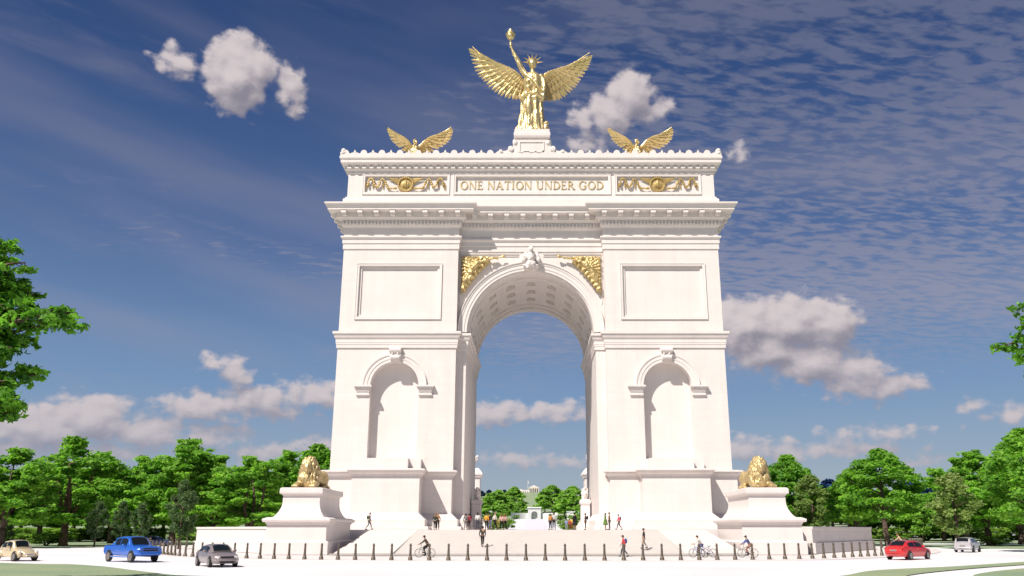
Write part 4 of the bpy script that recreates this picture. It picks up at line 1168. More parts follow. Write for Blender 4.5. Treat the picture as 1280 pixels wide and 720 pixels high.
def tree_parts(kind, seed, H):
    """returns trunk mesh builder and leaf clusters for a tree of height H standing at the origin"""
    rnd = random.Random(seed); tr = MB(); cl = []
    def limb(p0, p1, r0, r1, sag=0.0, n=5):
        p0 = Vector(p0); p1 = Vector(p1); pts = []
        side = Vector((rnd.uniform(-1, 1), rnd.uniform(-1, 1), 0)) * (p1 - p0).length * 0.06
        for i in range(n + 1):
            t = i / n
            pts.append(p0.lerp(p1, t) + Vector((0, 0, -sag * math.sin(PI * t))) + side * math.sin(PI * t * 1.5))
        tr.tube(pts, [r0 + (r1 - r0) * (i / n) for i in range(n + 1)], 7)
        return pts
    if kind == 'layered':        # spreading tree with flat plates of foliage
        r = H * 0.028
        lean = Vector((rnd.uniform(-.06, .06), rnd.uniform(-.06, .06), 0)) * H
        fork = H * rnd.uniform(.13, .2)
        tr.tube([(0, 0, -.3), (0, 0, .4), lean * .15 + Vector((0, 0, fork * .5)), lean * .3 + Vector((0, 0, fork))], [r * 1.7, r * 1.15, r * .95, r * .9], 10)
        nl = rnd.choice((3, 4)); f0 = lean * .3 + Vector((0, 0, fork))
        axes = []
        for k in range(nl):
            a = 2 * PI * k / nl + rnd.uniform(-.5, .5); q = H * rnd.uniform(.10, .2)
            top = Vector((q * math.cos(a), q * math.sin(a), H * rnd.uniform(.7, .9)))
            axes.append(limb(f0, top, r * .62, r * .15, -H * .02, 8))
        axes.append(limb(f0, (lean.x, lean.y, H * .95), r * .6, r * .12, 0, 8))
        for ax in axes:
            for lev in range(1, len(ax)):
                b0 = ax[lev]; zf = b0.z / H
                reach = H * (.30 if zf > .3 else .24) * max(.10, min(1, (1.04 - zf) / .55)) ** .9 * rnd.uniform(.65, 1.15)
                for j in range(rnd.choice((2, 3, 3))):
                    a = math.atan2(b0.y, b0.x) + rnd.uniform(-1.5, 1.5)
                    e = b0 + Vector((reach * math.cos(a), reach * math.sin(a), H * rnd.uniform(-.05, .06)))
                    if j == 0: limb(b0, e, r * .2, r * .05, -reach * .06, 4)
                    tn = rnd.uniform(.3, .75)
                    for q in range(rnd.choice((3, 4, 5, 6))):
                        t = rnd.uniform(.35, 1.1)
                        c = b0.lerp(e, t) + Vector((rnd.uniform(-1, 1) * H * .035, rnd.uniform(-1, 1) * H * .035, rnd.uniform(-1, 1) * H * .028))
                        s_ = H * rnd.uniform(.028, .072)
                        cl.append((c.x, c.y, c.z, s_ * 1.35, s_ * 1.2, s_ * .42, int(760 * s_ / H + 5), tn + rnd.uniform(-.2, .2)))
        for q in range(8):
            a = rnd.uniform(0, 6.28); d = rnd.uniform(0, .09) * H
            cl.append((lean.x + .5 * d * math.cos(a), lean.y + .5 * d * math.sin(a), H * rnd.uniform(.86, 1.0), H * .045, H * .045, H * .022, 80, .65))
    elif kind == 'broad':        # dense rounded crown
        r = H * .026
        tr.tube([(0, 0, -.3), (0, 0, .3), (.01 * H, 0, H * .2), (0, .01 * H, H * .5), (0, 0, H * .85)], [r * 1.5, r, r * .85, r * .5, r * .1], 9)
        for k in range(16):
            z0 = H * rnd.uniform(.2, .7); a = rnd.uniform(0, 2 * PI); q = H * .3 * math.sin(PI * min(1, max(.12, (1.08 - z0 / H) / .95)))
            e = (q * math.cos(a), q * math.sin(a), z0 + H * rnd.uniform(.06, .2)); limb((0, 0, z0), e, r * .38, r * .07, 0, 4)
        n = 110
        for i in range(n):
            t = rnd.uniform(0.15, 1); z = H * (.18 + .80 * t)
            env = H * .33 * (math.sin(PI * min(1, (t * .86 + .17))) ** .65)
            a = rnd.uniform(0, 2 * PI); q = env * rnd.uniform(.45, 1.0) ** .6
            s_ = H * rnd.uniform(.05, .085)
            cl.append((q * math.cos(a), q * math.sin(a), z, s_ * 1.2, s_ * 1.2, s_ * .62, 105, rnd.uniform(.25, .8)))
    elif kind == 'oval':         # slim young tree, small grey-green leaves
        r = H * .016
        tr.tube([(0, 0, -.2), (0, 0, H * .3), (0, 0, H * .7), (0, 0, H * .95)], [r * 1.3, r, r * .6, r * .1], 8)
        for k in range(18):
            z0 = H * rnd.uniform(.22, .8); a = rnd.uniform(0, 2 * PI); q = H * .2 * math.sin(PI * min(1, max(.15, (1.05 - z0 / H) / .9)))
            limb((0, 0, z0), (q * math.cos(a), q * math.sin(a), z0 + H * .1), r * .35, r * .06, 0, 3)
        for i in range(75):
            t = rnd.random(); z = H * (.22 + .77 * t)
            env = H * .235 * (math.sin(PI * min(1, t * .84 + .14)) ** .8)
            a = rnd.uniform(0, 2 * PI); q = env * rnd.uniform(.2, 1) ** .6
            s_ = H * rnd.uniform(.04, .065)
            cl.append((q * math.cos(a), q * math.sin(a), z, s_, s_, s_ * 1.1, 80, rnd.uniform(.2, .8)))
    elif kind == 'shrub':
        r = H * .03
        for k in range(5):
            a = k * 1.3; limb((0, 0, -.1), (H * .3 * math.cos(a), H * .3 * math.sin(a), H * .6), r, r * .3, 0, 3)
        for i in range(26):
            a = rnd.uniform(0, 2 * PI); q = H * .55 * rnd.random() ** .5; z = H * rnd.uniform(.2, .82)
            s_ = H * rnd.uniform(.14, .22); cl.append((q * math.cos(a), q * math.sin(a), z, s_ * 1.2, s_ * 1.2, s_ * .8, 55, rnd.uniform(.25, .8)))
    return tr, cl
LEAF = {'layered': leafmat('layered_leaves', (0.06, 0.19, 0.025), (0.32, 0.55, 0.085), .5),
        'broad': leafmat('broad_leaves', (0.055, 0.18, 0.022), (0.29, 0.52, 0.075), .5),
        'oval': leafmat('young_leaves', (0.05, 0.10, 0.045), (0.16, 0.24, 0.10)),
        'shrub': leafmat('shrub_leaves', (0.09, 0.20, 0.03), (0.28, 0.42, 0.07)),
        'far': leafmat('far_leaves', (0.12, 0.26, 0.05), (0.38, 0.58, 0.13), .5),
        'blue': leafmat('haze_blue_leaves', (0.008, 0.022, 0.085), (0.02, 0.06, 0.17), .15),  # distance haze is put into the leaf colour as dark blue
        'maple': leafmat('maple_leaves', (0.025, 0.11, 0.012), (0.20, 0.44, 0.045), .38)}
PROTO = {}
def proto(kind, seed, H, leaf=.30, lm=None, bark=None, name='tree', up=.6, dens=1.0):
    tr, cl = tree_parts(kind, seed, H)
    cl = [c[:6] + (int(c[6] * dens),) + c[7:] for c in cl]
    V, Q, T = leaves(cl, np.random.default_rng(seed), leaf, up)
    me = np_mesh('crown', V, Q, lm or LEAF[kind], T)
    t = bpy.data.meshes.new('trunk'); t.from_pydata([tuple(p) for p in tr.v], [], tr.f); t.materials.append(bark or BARK)
    t.polygons.foreach_set('use_smooth', [True] * len(t.polygons))
    return (me, t, H)
for sd in range(4): PROTO['layered%d' % sd] = proto('layered', 11 + sd, 18, .34)
for sd in range(2): PROTO['broad%d' % sd] = proto('broad', 31 + sd, 16, .33)
for sd in range(2): PROTO['oval%d' % sd] = proto('oval', 51 + sd, 8, .15, up=.35)
PROTO['lightoval'] = proto('oval', 77, 12, .22, leafmat('light_leaves', (0.12, 0.20, 0.06), (0.34, 0.42, 0.15), .45), up=.35)
PROTO['shrub0'] = proto('shrub', 61, 3, .16)
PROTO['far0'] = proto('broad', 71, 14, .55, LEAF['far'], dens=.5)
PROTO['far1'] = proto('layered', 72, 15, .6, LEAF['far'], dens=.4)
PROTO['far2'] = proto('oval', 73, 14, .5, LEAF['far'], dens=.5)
PROTO['haze_blue0'] = proto('broad', 81, 14, .8, LEAF['blue'], dens=.3)
trng = random.Random(99)
def tree(pk, x, ytop, D, label, group=None, name='tree', wide=1.0, z0=None, H=None, X=None, rz=None):
    me, tm, h0 = PROTO[pk]
    if X is None: X = at(x, ytop, D)[0]
    g = gz(X, D) if z0 is None else z0
    if H is None: H = at(x, ytop, D)[1] - g
    k = H / h0
    t = thing(name, label, 'tree' if name != 'shrub' else 'shrub', (X, D, g), trng.uniform(0, 6.28) if rz is None else rz, group)
    t.scale = (k * wide, k * wide, k)
    for nm, m_ in (('trunk', tm), ('crown', me)):
        o = bpy.data.objects.new(nm, m_); COL.objects.link(o); o.parent = t
    return t
# front rows, left of the arch (apparent position, top, distance)
tree('layered0', 20, 560, 112, 'dark spreading tree rising behind the cream car', wide=1.25)
tree('layered1', 98, 547, 128, 'tall layered tree with thick reddish forked trunk, left of the blue pickup', wide=1.25, rz=1.0)
for c in kids(bpy.data.objects['tree.001']):
    if c.name.startswith('trunk'): c.data = c.data.copy(); c.data.materials[0] = BARK2
tree('layered2', 150, 583, 150, 'lower layered green tree over the back of the blue pickup', wide=1.2)
tree('layered3', 190, 574, 150, 'layered green tree between the pointed tree and the tall reddish-trunk tree', wide=1.2)
tree('layered0', 229, 549, 135, 'tall pointed layered tree over the gap between blue pickup and grey sedan', wide=1.05)
tree('layered1', 275, 569, 140, 'green layered tree above the left end of the sunlit wall', wide=1.25)
tree('layered2', 318, 573, 132, 'green layered tree with dark forked trunk above the sunlit wall', wide=1.3)
tree('layered3', 362, 568, 150, 'green layered tree directly behind the left gold lion', wide=1.2)
tree('broad0', 398, 556, 175, 'green tree crown against the left edge of the arch', wide=1.1)
tree('layered0', 62, 580, 165, 'green tree seen in the gap behind the dark spreading tree', wide=1.2)
tree('oval0', 125, 628, 118, 'small dark young tree behind the rear of the blue pickup', name='young_tree')
tree('oval1', 155, 628, 124, 'small olive young tree just left of the pickup cab top', name='young_tree')
tree('oval0', 179, 630, 120, 'small dark young tree above the pickup cab', name='young_tree')
tree('oval1', 232, 603, 104, 'taller grey-green young tree left of the sunlit wall end', name='young_tree')
tree('oval0', 12, 640, 118, 'small young tree in front of the dark spreading tree', name='young_tree')
# right of the arch
tree('broad1', 983, 569, 188, 'bright green tree behind the right gold lion', wide=1.05)
tree('lightoval', 1012, 596, 172, 'olive speckled oval tree beside the right lion pedestal', wide=1.35)
tree('broad0', 1097, 562, 122, 'big dense bright green tree above the right end of the shaded wall', wide=1.22)
tree('broad1', 1062, 586, 135, 'lower green tree on the left flank of the big dense tree', wide=1.05)
tree('far2', 1148, 622, 160, 'pale yellow-green tree between the big dense tree and the grey-green one', wide=1.1)
tree('lightoval', 1187, 594, 108, 'grey-green oval tree above the silver car', wide=1.45)
tree('layered3', 1222, 566, 128, 'tall layered tree with dark double trunk, right of the grey-green oval tree', wide=1.35)
tree('layered1', 1196, 572, 150, 'layered tree half hidden behind the grey-green oval tree', wide=1.2)
tree('broad0', 1275, 536, 92, 'tall dense green tree cut by the right edge of the view', wide=1.0)
tree('layered2', 1262, 580, 140, 'layered green tree deep behind the right edge tree', wide=1.3)
tree('shrub0', 60, 664, 128, 'bright green shrub clump beneath the reddish forked trunk', name='shrub', wide=2.2)
tree('shrub0', 1240, 668, 128, 'bright green shrub beneath the dark double-trunk tree', name='shrub', wide=2.4)
tree('shrub0', 172, 664, 150, 'bright green shrub behind the small dark young tree', name='shrub', wide=2.2)
tree('shrub0', 250, 656, 150, 'green shrub left of the sunlit wall end', name='shrub', wide=2.2)
# second and third rows that close the view
for i in range(22):
    x = -30 + i * 22
    if x > 420: break
    tree('layered%d' % (i % 4) if i % 3 else 'broad1', x, 592 + trng.uniform(-6, 10), 190 + trng.uniform(-12, 25), 'green tree in the second row left of the arch', 'second row of trees left of the arch', wide=1.35)
for i in range(15):
    x = 965 + i * 23
    if 1020 < x < 1052 or 1135 < x < 1165: continue
    tree('layered%d' % (i % 4) if i % 2 else 'broad0', x, 602 + trng.uniform(-6, 12), 185 + trng.uniform(-12, 25), 'green tree in the second row right of the arch', 'second row of trees right of the arch', wide=1.3)
for i in range(20):
    x = -20 + i * 24 if i < 10 else 940 + (i - 10) * 36
    tree('shrub0', x, 658, 185 + trng.uniform(-10, 10), 'low green bush under the tree rows', 'bushes under the tree rows', name='shrub', wide=3.2)
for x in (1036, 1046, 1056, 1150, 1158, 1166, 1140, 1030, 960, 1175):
    tree('haze_blue0', x, 602 + trng.uniform(-2, 8), 330 + trng.uniform(-30, 60), 'dark haze-blue distant tree in the gap right of the arch', 'haze-blue distant trees right of the arch', wide=1.3)
# seen through the arch
th_ = [('far0', 610, 621, 340, 1.3, 'bright green tree at the left side of the archway view'), ('far0', 643, 609, 720, 1.3, 'far green tree left of the white hilltop house'), ('far1', 622, 613, 640, 1.4, 'far tree high on the slope at the left of the archway'),
       ('far0', 651, 627, 660, 1.4, 'dark green tree just left of the memorial niche'), ('far0', 690, 607, 700, 1.5, 'large green tree right of the white hilltop house'), ('far2', 681, 612, 740, 1.4, 'thin olive tree touching the right side of the hilltop house'),
       ('far0', 716, 608, 640, 1.4, 'tall bright green tree at the right side of the archway view'), ('far1', 706, 618, 680, 1.3, 'green tree left of the tall bright one inside the archway'),
       ('far0', 727, 628, 400, 1.2, 'green tree against the right stone pylon'), ('far1', 630, 630, 620, 1.2, 'low spreading tree behind the left bushes beyond the archway')]
for pk, x, yt, D, w, lb in th_: tree(pk, x, yt, D, lb, wide=w)
for x, yt, D in [(616, 645, 300), (634, 647, 320), (640, 650, 400), (706, 649, 300), (718, 651, 280), (700, 643, 480), (670, 630, 760), (660, 638, 640), (684, 640, 620), (690, 642, 560), (628, 640, 520), (645, 643, 530), (722, 642, 330), (608, 650, 260)]:
    tree('shrub0', x, yt, D, 'rounded yellow-green bush on the slope beyond the archway', 'rounded bushes beyond the archway', name='shrub', wide=1.25)
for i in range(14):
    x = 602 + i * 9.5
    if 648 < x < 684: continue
    tree('haze_blue0', x, 613 + trng.uniform(-2, 5), 900 + trng.uniform(-60, 60), 'dark haze-blue tree on the far hill beyond the archway', 'haze-blue trees on the far hill', wide=1.5)
# foreground tree at the left edge, and a bough at the right edge
def near_tree(label, X, D, H, seed, boughs):
    tr = MB(); rng = np.random.default_rng(seed); rnd = random.Random(seed); cl = []
    t = thing('maple_tree', label, 'tree', (X, D, 0))
    tr.tube([(0, 0, -.3), (0, 0, .5), (.2, 0, H * .35), (.1, .1, H * .7), (0, 0, H * .96)], [.62, .45, .38, .22, .05], 10)
    for (z0, ex, ez, ey, n, s_) in boughs:
        p0 = Vector((.1, 0, z0)); p1 = Vector((ex, ey, ez)); pts = []
        for i in range(9):
            u = i / 8; pts.append(p0.lerp(p1, u) + Vector((0, 0, .9 * math.sin(PI * u))))
        tr.tube(pts, [.13 * (1 - u / 9) + .015 for u in range(9)], 6)
        for i in range(n):
            u = rnd.uniform(.15, 1.0); k8 = min(7, int(u * 8)); bp_ = pts[k8].lerp(pts[k8 + 1], u * 8 - k8); c = bp_ + Vector((rnd.uniform(-.8, .8), rnd.uniform(-1.4, 1.4), rnd.uniform(-.7, .45))) * (1.3 - u * .95)
            k = s_ * rnd.uniform(.6, 1.2) * (1.15 - .5 * u)
            tr.tube([bp_, c], [.025, .008], 4)
            cl.append((c.x, c.y, c.z, k * 1.1, k * 1.1, k * .42, 15, rnd.uniform(.15, .95)))
    V, Q, T = leaves(cl, rng, .155, .5, fill=.9)
    tr.build('trunk', BARK, t, smooth=2)
    me = np_mesh('crown', V, Q, LEAF['maple'], T); o = bpy.data.objects.new('crown', me); COL.objects.link(o); o.parent = t
    return t
D_ = 34.0
def nb(x, y): a, b = at(x, y, D_); return a, b
XL = nb(-75, 400)[0]
bo = []
for (x, y, n) in [(20, 310, 40), (50, 335, 34), (30, 360, 44), (116, 398, 70), (95, 404, 40), (72, 388, 50), (60, 385, 40), (30, 420, 46), (40, 440, 36), (55, 465, 46), (30, 480, 40), (45, 497, 34), (20, 515, 34), (15, 345, 40), (10, 400, 40), (5, 450, 44), (0, 320, 40), (5, 500, 30)]:
    a, b = nb(x, y); bo.append((max(4.5, b - 2.6), a - XL, b - .1, random.uniform(-1.5, 1.5), int(n * (1.5 if x < 48 else .9)), .52))
for k in range(14):
    bo.append((random.uniform(5, 15), random.uniform(-6, 0), random.uniform(6, 17), random.uniform(-5, 5), 34, .8))
near_tree('near tree with hanging leafy boughs at the left edge of the view', XL, D_, 17.5, 5, bo)
D_ = 46.0; XR = nb(1345, 420)[0]; bo = []
for (x, y, n) in [(1254, 425, 34), (1262, 445, 40), (1270, 400, 40), (1276, 378, 24), (1272, 460, 26), (1290, 420, 40), (1300, 470, 40), (1300, 380, 40), (1268, 428, 30)]:
    a, b = nb(x, y); bo.append((b - 1.5, a - XR, b - .3, random.uniform(-1.5, 1.5), n, .62))
for k in range(8): bo.append((random.uniform(9, 17), random.uniform(0, 6), random.uniform(11, 19), random.uniform(-5, 5), 34, .8))
near_tree('near tree with a leafy bough reaching in from the right edge', XR, D_, 20, 9, bo)

# ------------------------------------------------------------------ beyond the arch
BLUEST = stone('pale_blue_stone', (0.72, 0.71, 0.74))
for s, lb in ((-1, 'white stone pylon with sculpture seen through the left side of the arch'), (1, 'white stone pylon with sculpture seen through the right side of the arch')):
    X = -12.1 if s < 0 else 12.6
    py = thing('pylon', lb, 'monument', (X, 176, 2.25)); py.scale = (1.2, 1.2, 1.2); mb = MB()
    sq_ = lambda h: [(-h, -h), (h, -h), (h, h), (-h, h)]
    sweep(mb, sq_(1.5), [(1.5, 0), (1.5, .5), (1.2, .6), (.6, 1.6), (.1, 2.6), (0, 3.0), (0, 8.4), (.25, 8.5), (.35, 8.8), (.45, 8.85), (.45, 9.1), (.1, 9.6), (-.3, 10.0)]); mb.build('shaft', ST, py)
    mb = MB(); mb.ell((0, 0, 11.0), (.7, .6, 1.1)); mb.ell((0, -.1, 12.3), (.4, .4, .5))
    for q in (-1, 1): mb.ell((q * .7, .2, 11.4), (.35, .3, 1.0), ('Y', q * .4)); mb.ell((q * .4, -.2, 10.1), (.35, .5, .4))
    blob('eagle_finial', mb, ST, py, .1, .08, (2, 2, 2), 1)
    # seated figure on a pedestal at the passage wall
    f = thing('stone_pedestal', 'stone pedestal with rounded top against the %s passage wall' % ('left shaded' if s < 0 else 'right sunlit'), 'pedestal', (s * 7.35, 119, 2.25)); mb = MB()
    sweep(mb, [(-.55, -1.2), (.55, -1.2), (.55, 1.2), (-.55, 1.2)], [(.2, 0), (.2, .5), (.05, .6), (0, 3.2), (.1, 3.3), (.16, 3.5), (.16, 3.8), (0, 3.95)]); mb.build('die', ST, f)
    g2 = thing('stone_eagle', 'pale carved eagle on the pedestal at the %s passage wall' % ('left' if s < 0 else 'right'), 'statue', (s * 7.35, 119, 6.15)); mb = MB()
    mb.ell((0, 0, .7), (.36, .5, .75)); mb.ell((0, -.15, 1.5), (.22, .26, .28)); mb.ell((0, -.42, 1.46), (.07, .16, .09)); mb.ell((.0, .3, .9), (.3, .4, .9), ('X', .5))
    for q in (-1, 1): mb.ell((q * .36, .1, .85), (.14, .4, .8)); mb.ell((q * .18, -.2, .12), (.14, .3, .14))
    blob('body', mb, ST, g2, .06, .04, (3, 3, 3), 1)
# avenue
AVM = mat('white_avenue', (0.74, 0.72, 0.78), 0.85, 0, 0.2, 0.08, 0.08)
ys = list(range(166, 600, 20)); mb = MB()
for j, y in enumerate(ys):
    for x in (-9.5, -4, 2, 8, 13.5): mb.v.append((x, y, gz(x, y) + .06))
mb.f = [(j * 5 + i, j * 5 + i + 1, j * 5 + i + 6, j * 5 + i + 5) for j in range(len(ys) - 1) for i in range(4)]
tag(mb.build('avenue', AVM), kind='structure')
mb = MB()
for j, y in enumerate(ys):
    for x in (-3.0, .5, 3.5, 7.0): mb.v.append((x, y, gz(x, y) + .10))
mb.f = [(j * 4 + i, j * 4 + i + 1, j * 4 + i + 5, j * 4 + i + 4) for j in range(len(ys) - 1) for i in range(3)]
tag(mb.build('avenue_roadway', PATHM), kind='structure')
for s in (-1, 1):
    mb = MB(); 
    pts = [(1.5 + s * 16, 300), (1.5 + s * 60, 300), (1.5 + s * 60, 560), (1.5 + s * 18, 560)]
    for i, (x, y) in enumerate(pts): mb.v.append((x, y, gz(x, y) + .04))
    mb.f = [(0, 1, 2, 3)]
HD = 600; hz0 = 8.0
he = thing('memorial_wall', 'small white curved memorial wall with arched niche far beyond the archway', 'monument', (2.35, HD, hz0))
mb = MB()
for s in (-1, 1):
    vs = []; n = 10
    for i in range(n + 1):
        a = i / n; x = s * (4.2 + 11.6 * a); y = 2 - 9 * a * a
        vs += [(x, y, -1), (x, y, 5.2), (x, y + 1.2, 5.2), (x, y + 1.2, -1)]
    mb.add(vs, [(i * 4 + k, i * 4 + (k + 1) % 4, i * 4 + 4 + (k + 1) % 4, i * 4 + 4 + k) for i in range(n) for k in range(4)] + [(n * 4, n * 4 + 1, n * 4 + 2, n * 4 + 3)])
w_ = mb.build('curved_wall', BLUEST, he)
mb = MB(); al = arch_loop(0, 2.1, 0, 4.2, 16); wall(mb, [(-4.4, -1), (4.4, -1), (4.4, 9), (-4.4, 9)], [al], 0); reveal(mb, al, 0, 3.0); mb.box(-4.4, 4.4, 3.1, 4, -1, 9); mb.box(-4.4, -4.39, 0, 3.2, -1, 9); mb.box(4.39, 4.4, 0, 3.2, -1, 9)
mb.build('niche_block', BLUEST, he)
mb = MB(); sweep(mb, [(-4.4, -.1), (4.4, -.1), (4.4, 4), (-4.4, 4)], [(.2, 8.2), (.5, 8.4), (.5, 8.8), (.3, 9.1)], capb=True); mb.build('cornice', BLUEST, he)
for i, (x0, x1, D, h, lb) in enumerate([(-52, -20, 560, 4.5, 'low white terrace wall left of the far memorial'), (24, 60, 540, 4.0, 'low white terrace wall right of the far memorial'), (-62, -22, 620, 5.0, 'upper white terrace wall left of the far memorial'), (25, 70, 610, 5.0, 'upper white terrace wall right of the far memorial')]):
    t = thing('terrace_wall', lb, 'wall', ((x0 + x1) / 2, D, gz(0, D))); hw = (x1 - x0) / 2
    MB().box(-hw, hw, 0, 1, -1, h).build('wall_face', BLUEST, t); MB().box(-hw - .3, hw + .3, -.4, 1.4, h, h + .5).build('coping', BLUEST, t)
    MB().box(-hw + 2, -hw + 5, -1.2, -.01, -1, h * .8).build('buttress', BLUEST, t)
# hilltop house with portico
HM = mat('cream_render', (0.78, 0.70, 0.66), 0.8); RM = mat('slate_roof', (0.10, 0.10, 0.16), 0.7)
hh = thing('hilltop_house', 'white hilltop house with columned portico far beyond the archway', 'house', (2.5, 1000, 42.0))
MB().box(-4.6, 6.4, 3, 14, 0, 6.6).build('main_block', HM, hh)
MB().box(-13, -4.6, 5, 12, 0, 4.2).build('side_wing', HM, hh)
MB().box(-16, -13, 6, 11, 0, 5.2).build('end_pavilion', HM, hh)
MB().box(-5.2, 7.0, -.8, 3, -1.2, .6).build('podium', HM, hh)
pg = MB(); pg.prism([(-5.4, 6.6), (7.2, 6.6), (.9, 9.6)], -.6, 3.2); pg.box(-5.2, 7.0, -.5, 3, 5.8, 6.6); pg.build('pediment', HM, hh)
pg = MB(); pg.prism([(-5.2, 6.7), (7.0, 6.7), (.9, 9.8)], 3.3, 14.3); pg.build('roof', RM, hh)
for i in range(6): MB().lathe([(.5, .6), (.48, 1), (.42, 5.4), (.55, 5.8)], 10, (-4.5 + 2.16 * i, 0, 0)).build('column', HM, hh)
for i in range(5): MB().box(-3.8 + 2.1 * i, -3.0 + 2.1 * i, 2.9, 2.99, 1, 4.6).build('window', RM, hh)
for i in range(3): MB().box(-11.8 + 2.4 * i, -10.9 + 2.4 * i, 4.9, 4.99, 1, 3).build('window', RM, hh)
fp = thing('flagpole', 'thin white flagpole beside the hilltop house', 'flagpole', (-3.6, 990, 42))
MB().lathe([(.25, 0), (.12, 12), (.1, 14)], 8).build('pole', HM, fp); MB().ell((0, 0, 14.2), (.3, .3, .3)).build('finial', HM, fp); MB().add([(0, 0, 11), (0, 0, 13.6), (1.2, .3, 13.3), (1.3, .2, 10.8), (.05, .05, 11), (.05, .05, 13.6)], [(0, 1, 2, 3)]).build('flag', HM, fp)

# ------------------------------------------------------------------ cars
def lerp(a, b, t): return a + (b - a) * t
def interp(tab, x):
    if x <= tab[0][0]: return tab[0][1]
    for (a, u), (b, v) in zip(tab[:-1], tab[1:]):
        if x <= b:
            t = (x - a) / (b - a); t = t * t * (3 - 2 * t) * .5 + t * .5
            return lerp(u, v, t)
    return tab[-1][1]
def car(name, label, cat, sp, paint, loc, rz):
    """sp: belt (bonnet/boot line), bottom, half-width tables and a roof table over the cabin; x runs forward"""
    c = thing(name, label, cat, (loc[0], loc[1], .012), rz)
    L = sp['L']; xs = [-L / 2 + L * i / 48 for i in range(49)]
    belt = lambda x: interp(sp['belt'], x); bot = lambda x: interp(sp['bot'], x); hw = lambda x: interp(sp['hw'], x)
    roof = lambda x: interp(sp['roof'], x); rw = lambda x: interp(sp['rw'], x)
    mb = MB(); vs = []
    def sec(x):
        zb, z0, w = belt(x), bot(x), hw(x); h = zb - z0
        p = [(0, z0), (w * .86, z0), (w * .95, z0 + .08 * h), (w, z0 + .35 * h), (w * .995, z0 + .6 * h), (w * .97, z0 + .8 * h), (w * .92, z0 + .94 * h), (w * .82, zb), (w * .4, zb + .035), (0, zb + .045)]
        return p + [(-a, b) for a, b in p[-2:0:-1]]
    S_ = [sec(x) for x in xs]; m_ = len(S_[0])
    for x, s_ in zip(xs, S_): vs += [(x, a, b) for a, b in s_]
    fs = [(i * m_ + j, i * m_ + (j + 1) % m_, (i + 1) * m_ + (j + 1) % m_, (i + 1) * m_ + j) for i in range(48) for j in range(m_)] + [tuple(range(m_)), tuple(range(48 * m_, 49 * m_))]
    mb.add(vs, fs)
    ca, cb = sp['cab']; xc = [lerp(ca, cb, i / 36) for i in range(37)]; vs = []
    def gsec(x):
        zb, w, zr, w2 = belt(x) - .03, hw(x) * .93, max(roof(x), belt(x)), rw(x)
        f = min(1, (zr - zb) / .18)
        w2 = lerp(w * .85, w2, f)
        p = [(w, zb), (lerp(w, w2, .5) + .015, lerp(zb, zr - .07, .5)), (w2, zr - .07), (w2 * .93, zr - .02), (w2 * .6, zr + .015), (0, zr + .03)]
        return p + [(-a, b) for a, b in p[-2::-1]]
    for x in xc: vs += [(x, a, b) for a, b in gsec(x)]
    k = len(gsec(xc[0]))
    mb.add(vs, [(i * k + j, i * k + j + 1, (i + 1) * k + j + 1, (i + 1) * k + j) for i in range(36) for j in range(k - 1)])
    for q in sp.get('fenders', []):
        for s in (-1, 1): mb.ell((q[0], s * q[1], q[2]), q[3], None, 18, 10)
    body = mb.build('body', paint, c, smooth=True)
    # glass
    def side_pt(x, t, s):
        g = gsec(x); a, b = g[0], g[2]
        return (x, s * (lerp(a[0], b[0], t) + .022), lerp(a[1], b[1], t))
    for (xa, xb) in sp['side']:
        for s in (-1, 1):
            q = MB(); n = 8; vv = []
            for i in range(n + 1):
                x = lerp(xa, xb, i / n); vv += [side_pt(x, .12, s), side_pt(x, .93, s)]
            keep = [(2 * i, 2 * i + 2, 2 * i + 3, 2 * i + 1) for i in range(n)]
            q.add(vv, keep); q.build('side_window', GLASS, c)
    for nm, (xa, xb) in (('windscreen', sp['ws']), ('rear_window', sp['rwin'])):
        q = MB(); vv = []
        for i in range(7):
            x = lerp(xa, xb, i / 6); g = gsec(x)
            for f in (-.86, -.6, -.3, 0, .3, .6, .86):
                w = g[3][0]; zt = g[3][1] if abs(f) > .8 else (g[4][1] if abs(f) > .5 else g[5][1]); vv.append((x + (.02 if xa > 0 else -.02), w * f, zt + .022))
        q.add(vv, [(i * 7 + j, i * 7 + j + 1, i * 7 + 8 + j, i * 7 + 7 + j) for i in range(6) for j in range(6)]); q.build(nm, GLASS, c, smooth=True)
    # wheels
    r = sp['wr']
    for ix, wx in enumerate(sp['axles']):
        for s in (-1, 1):
            w = sp.get('track', hw(wx)); q = MB(); q.lathe([(r + .05, 0), (r + .05, .03)], 24, (wx, s * (w + .004) - (.03 if s > 0 else 0), r + .02), 'y'); q.build('wheel_arch', DARK, c)
            q = MB(); y0 = s * (w - .17); q.lathe([(r * .6, -.01), (r * .93, 0), (r, .03), (r, .19), (r * .93, .215), (r * .62, .215)], 24, (wx, y0 - (0 if s > 0 else .215), r), 'y'); ty = q.build('wheel', TYRE, c, smooth=True)
            yf = s * (w + .05)
            q = MB(); q.lathe([(r * .66, 0), (r * .62, .012), (r * .5, .0)], 20, (wx, yf - .006, r), 'y'); q.lathe([(.06, 0), (.05, .02)], 8, (wx, yf - .01, r), 'y')
            for i in range(5):
                a = 2 * PI * i / 5; d = Vector((math.cos(a), 0, math.sin(a))); e = Vector((-math.sin(a), 0, math.cos(a))) * .045
                p0 = Vector((wx, yf, r)); q.add([p0 - e * 1.3, p0 + e * 1.3, p0 + d * r * .6 + e, p0 + d * r * .6 - e], [(0, 1, 2, 3)])
            q.build('rim', RIM, ty)
    fx = L / 2; rx = -L / 2
    def bx(nm, m_, *a):
        q = MB(); q.box(*a); return q.build(nm, m_, c)
    zf = belt(fx - .25); zr_ = belt(rx + .2)
    HL = mat('lamp_glass', (0.75, 0.72, 0.66), .15, .2); TL = mat('tail_lamp_red', (0.35, 0.01, 0.01), .2)
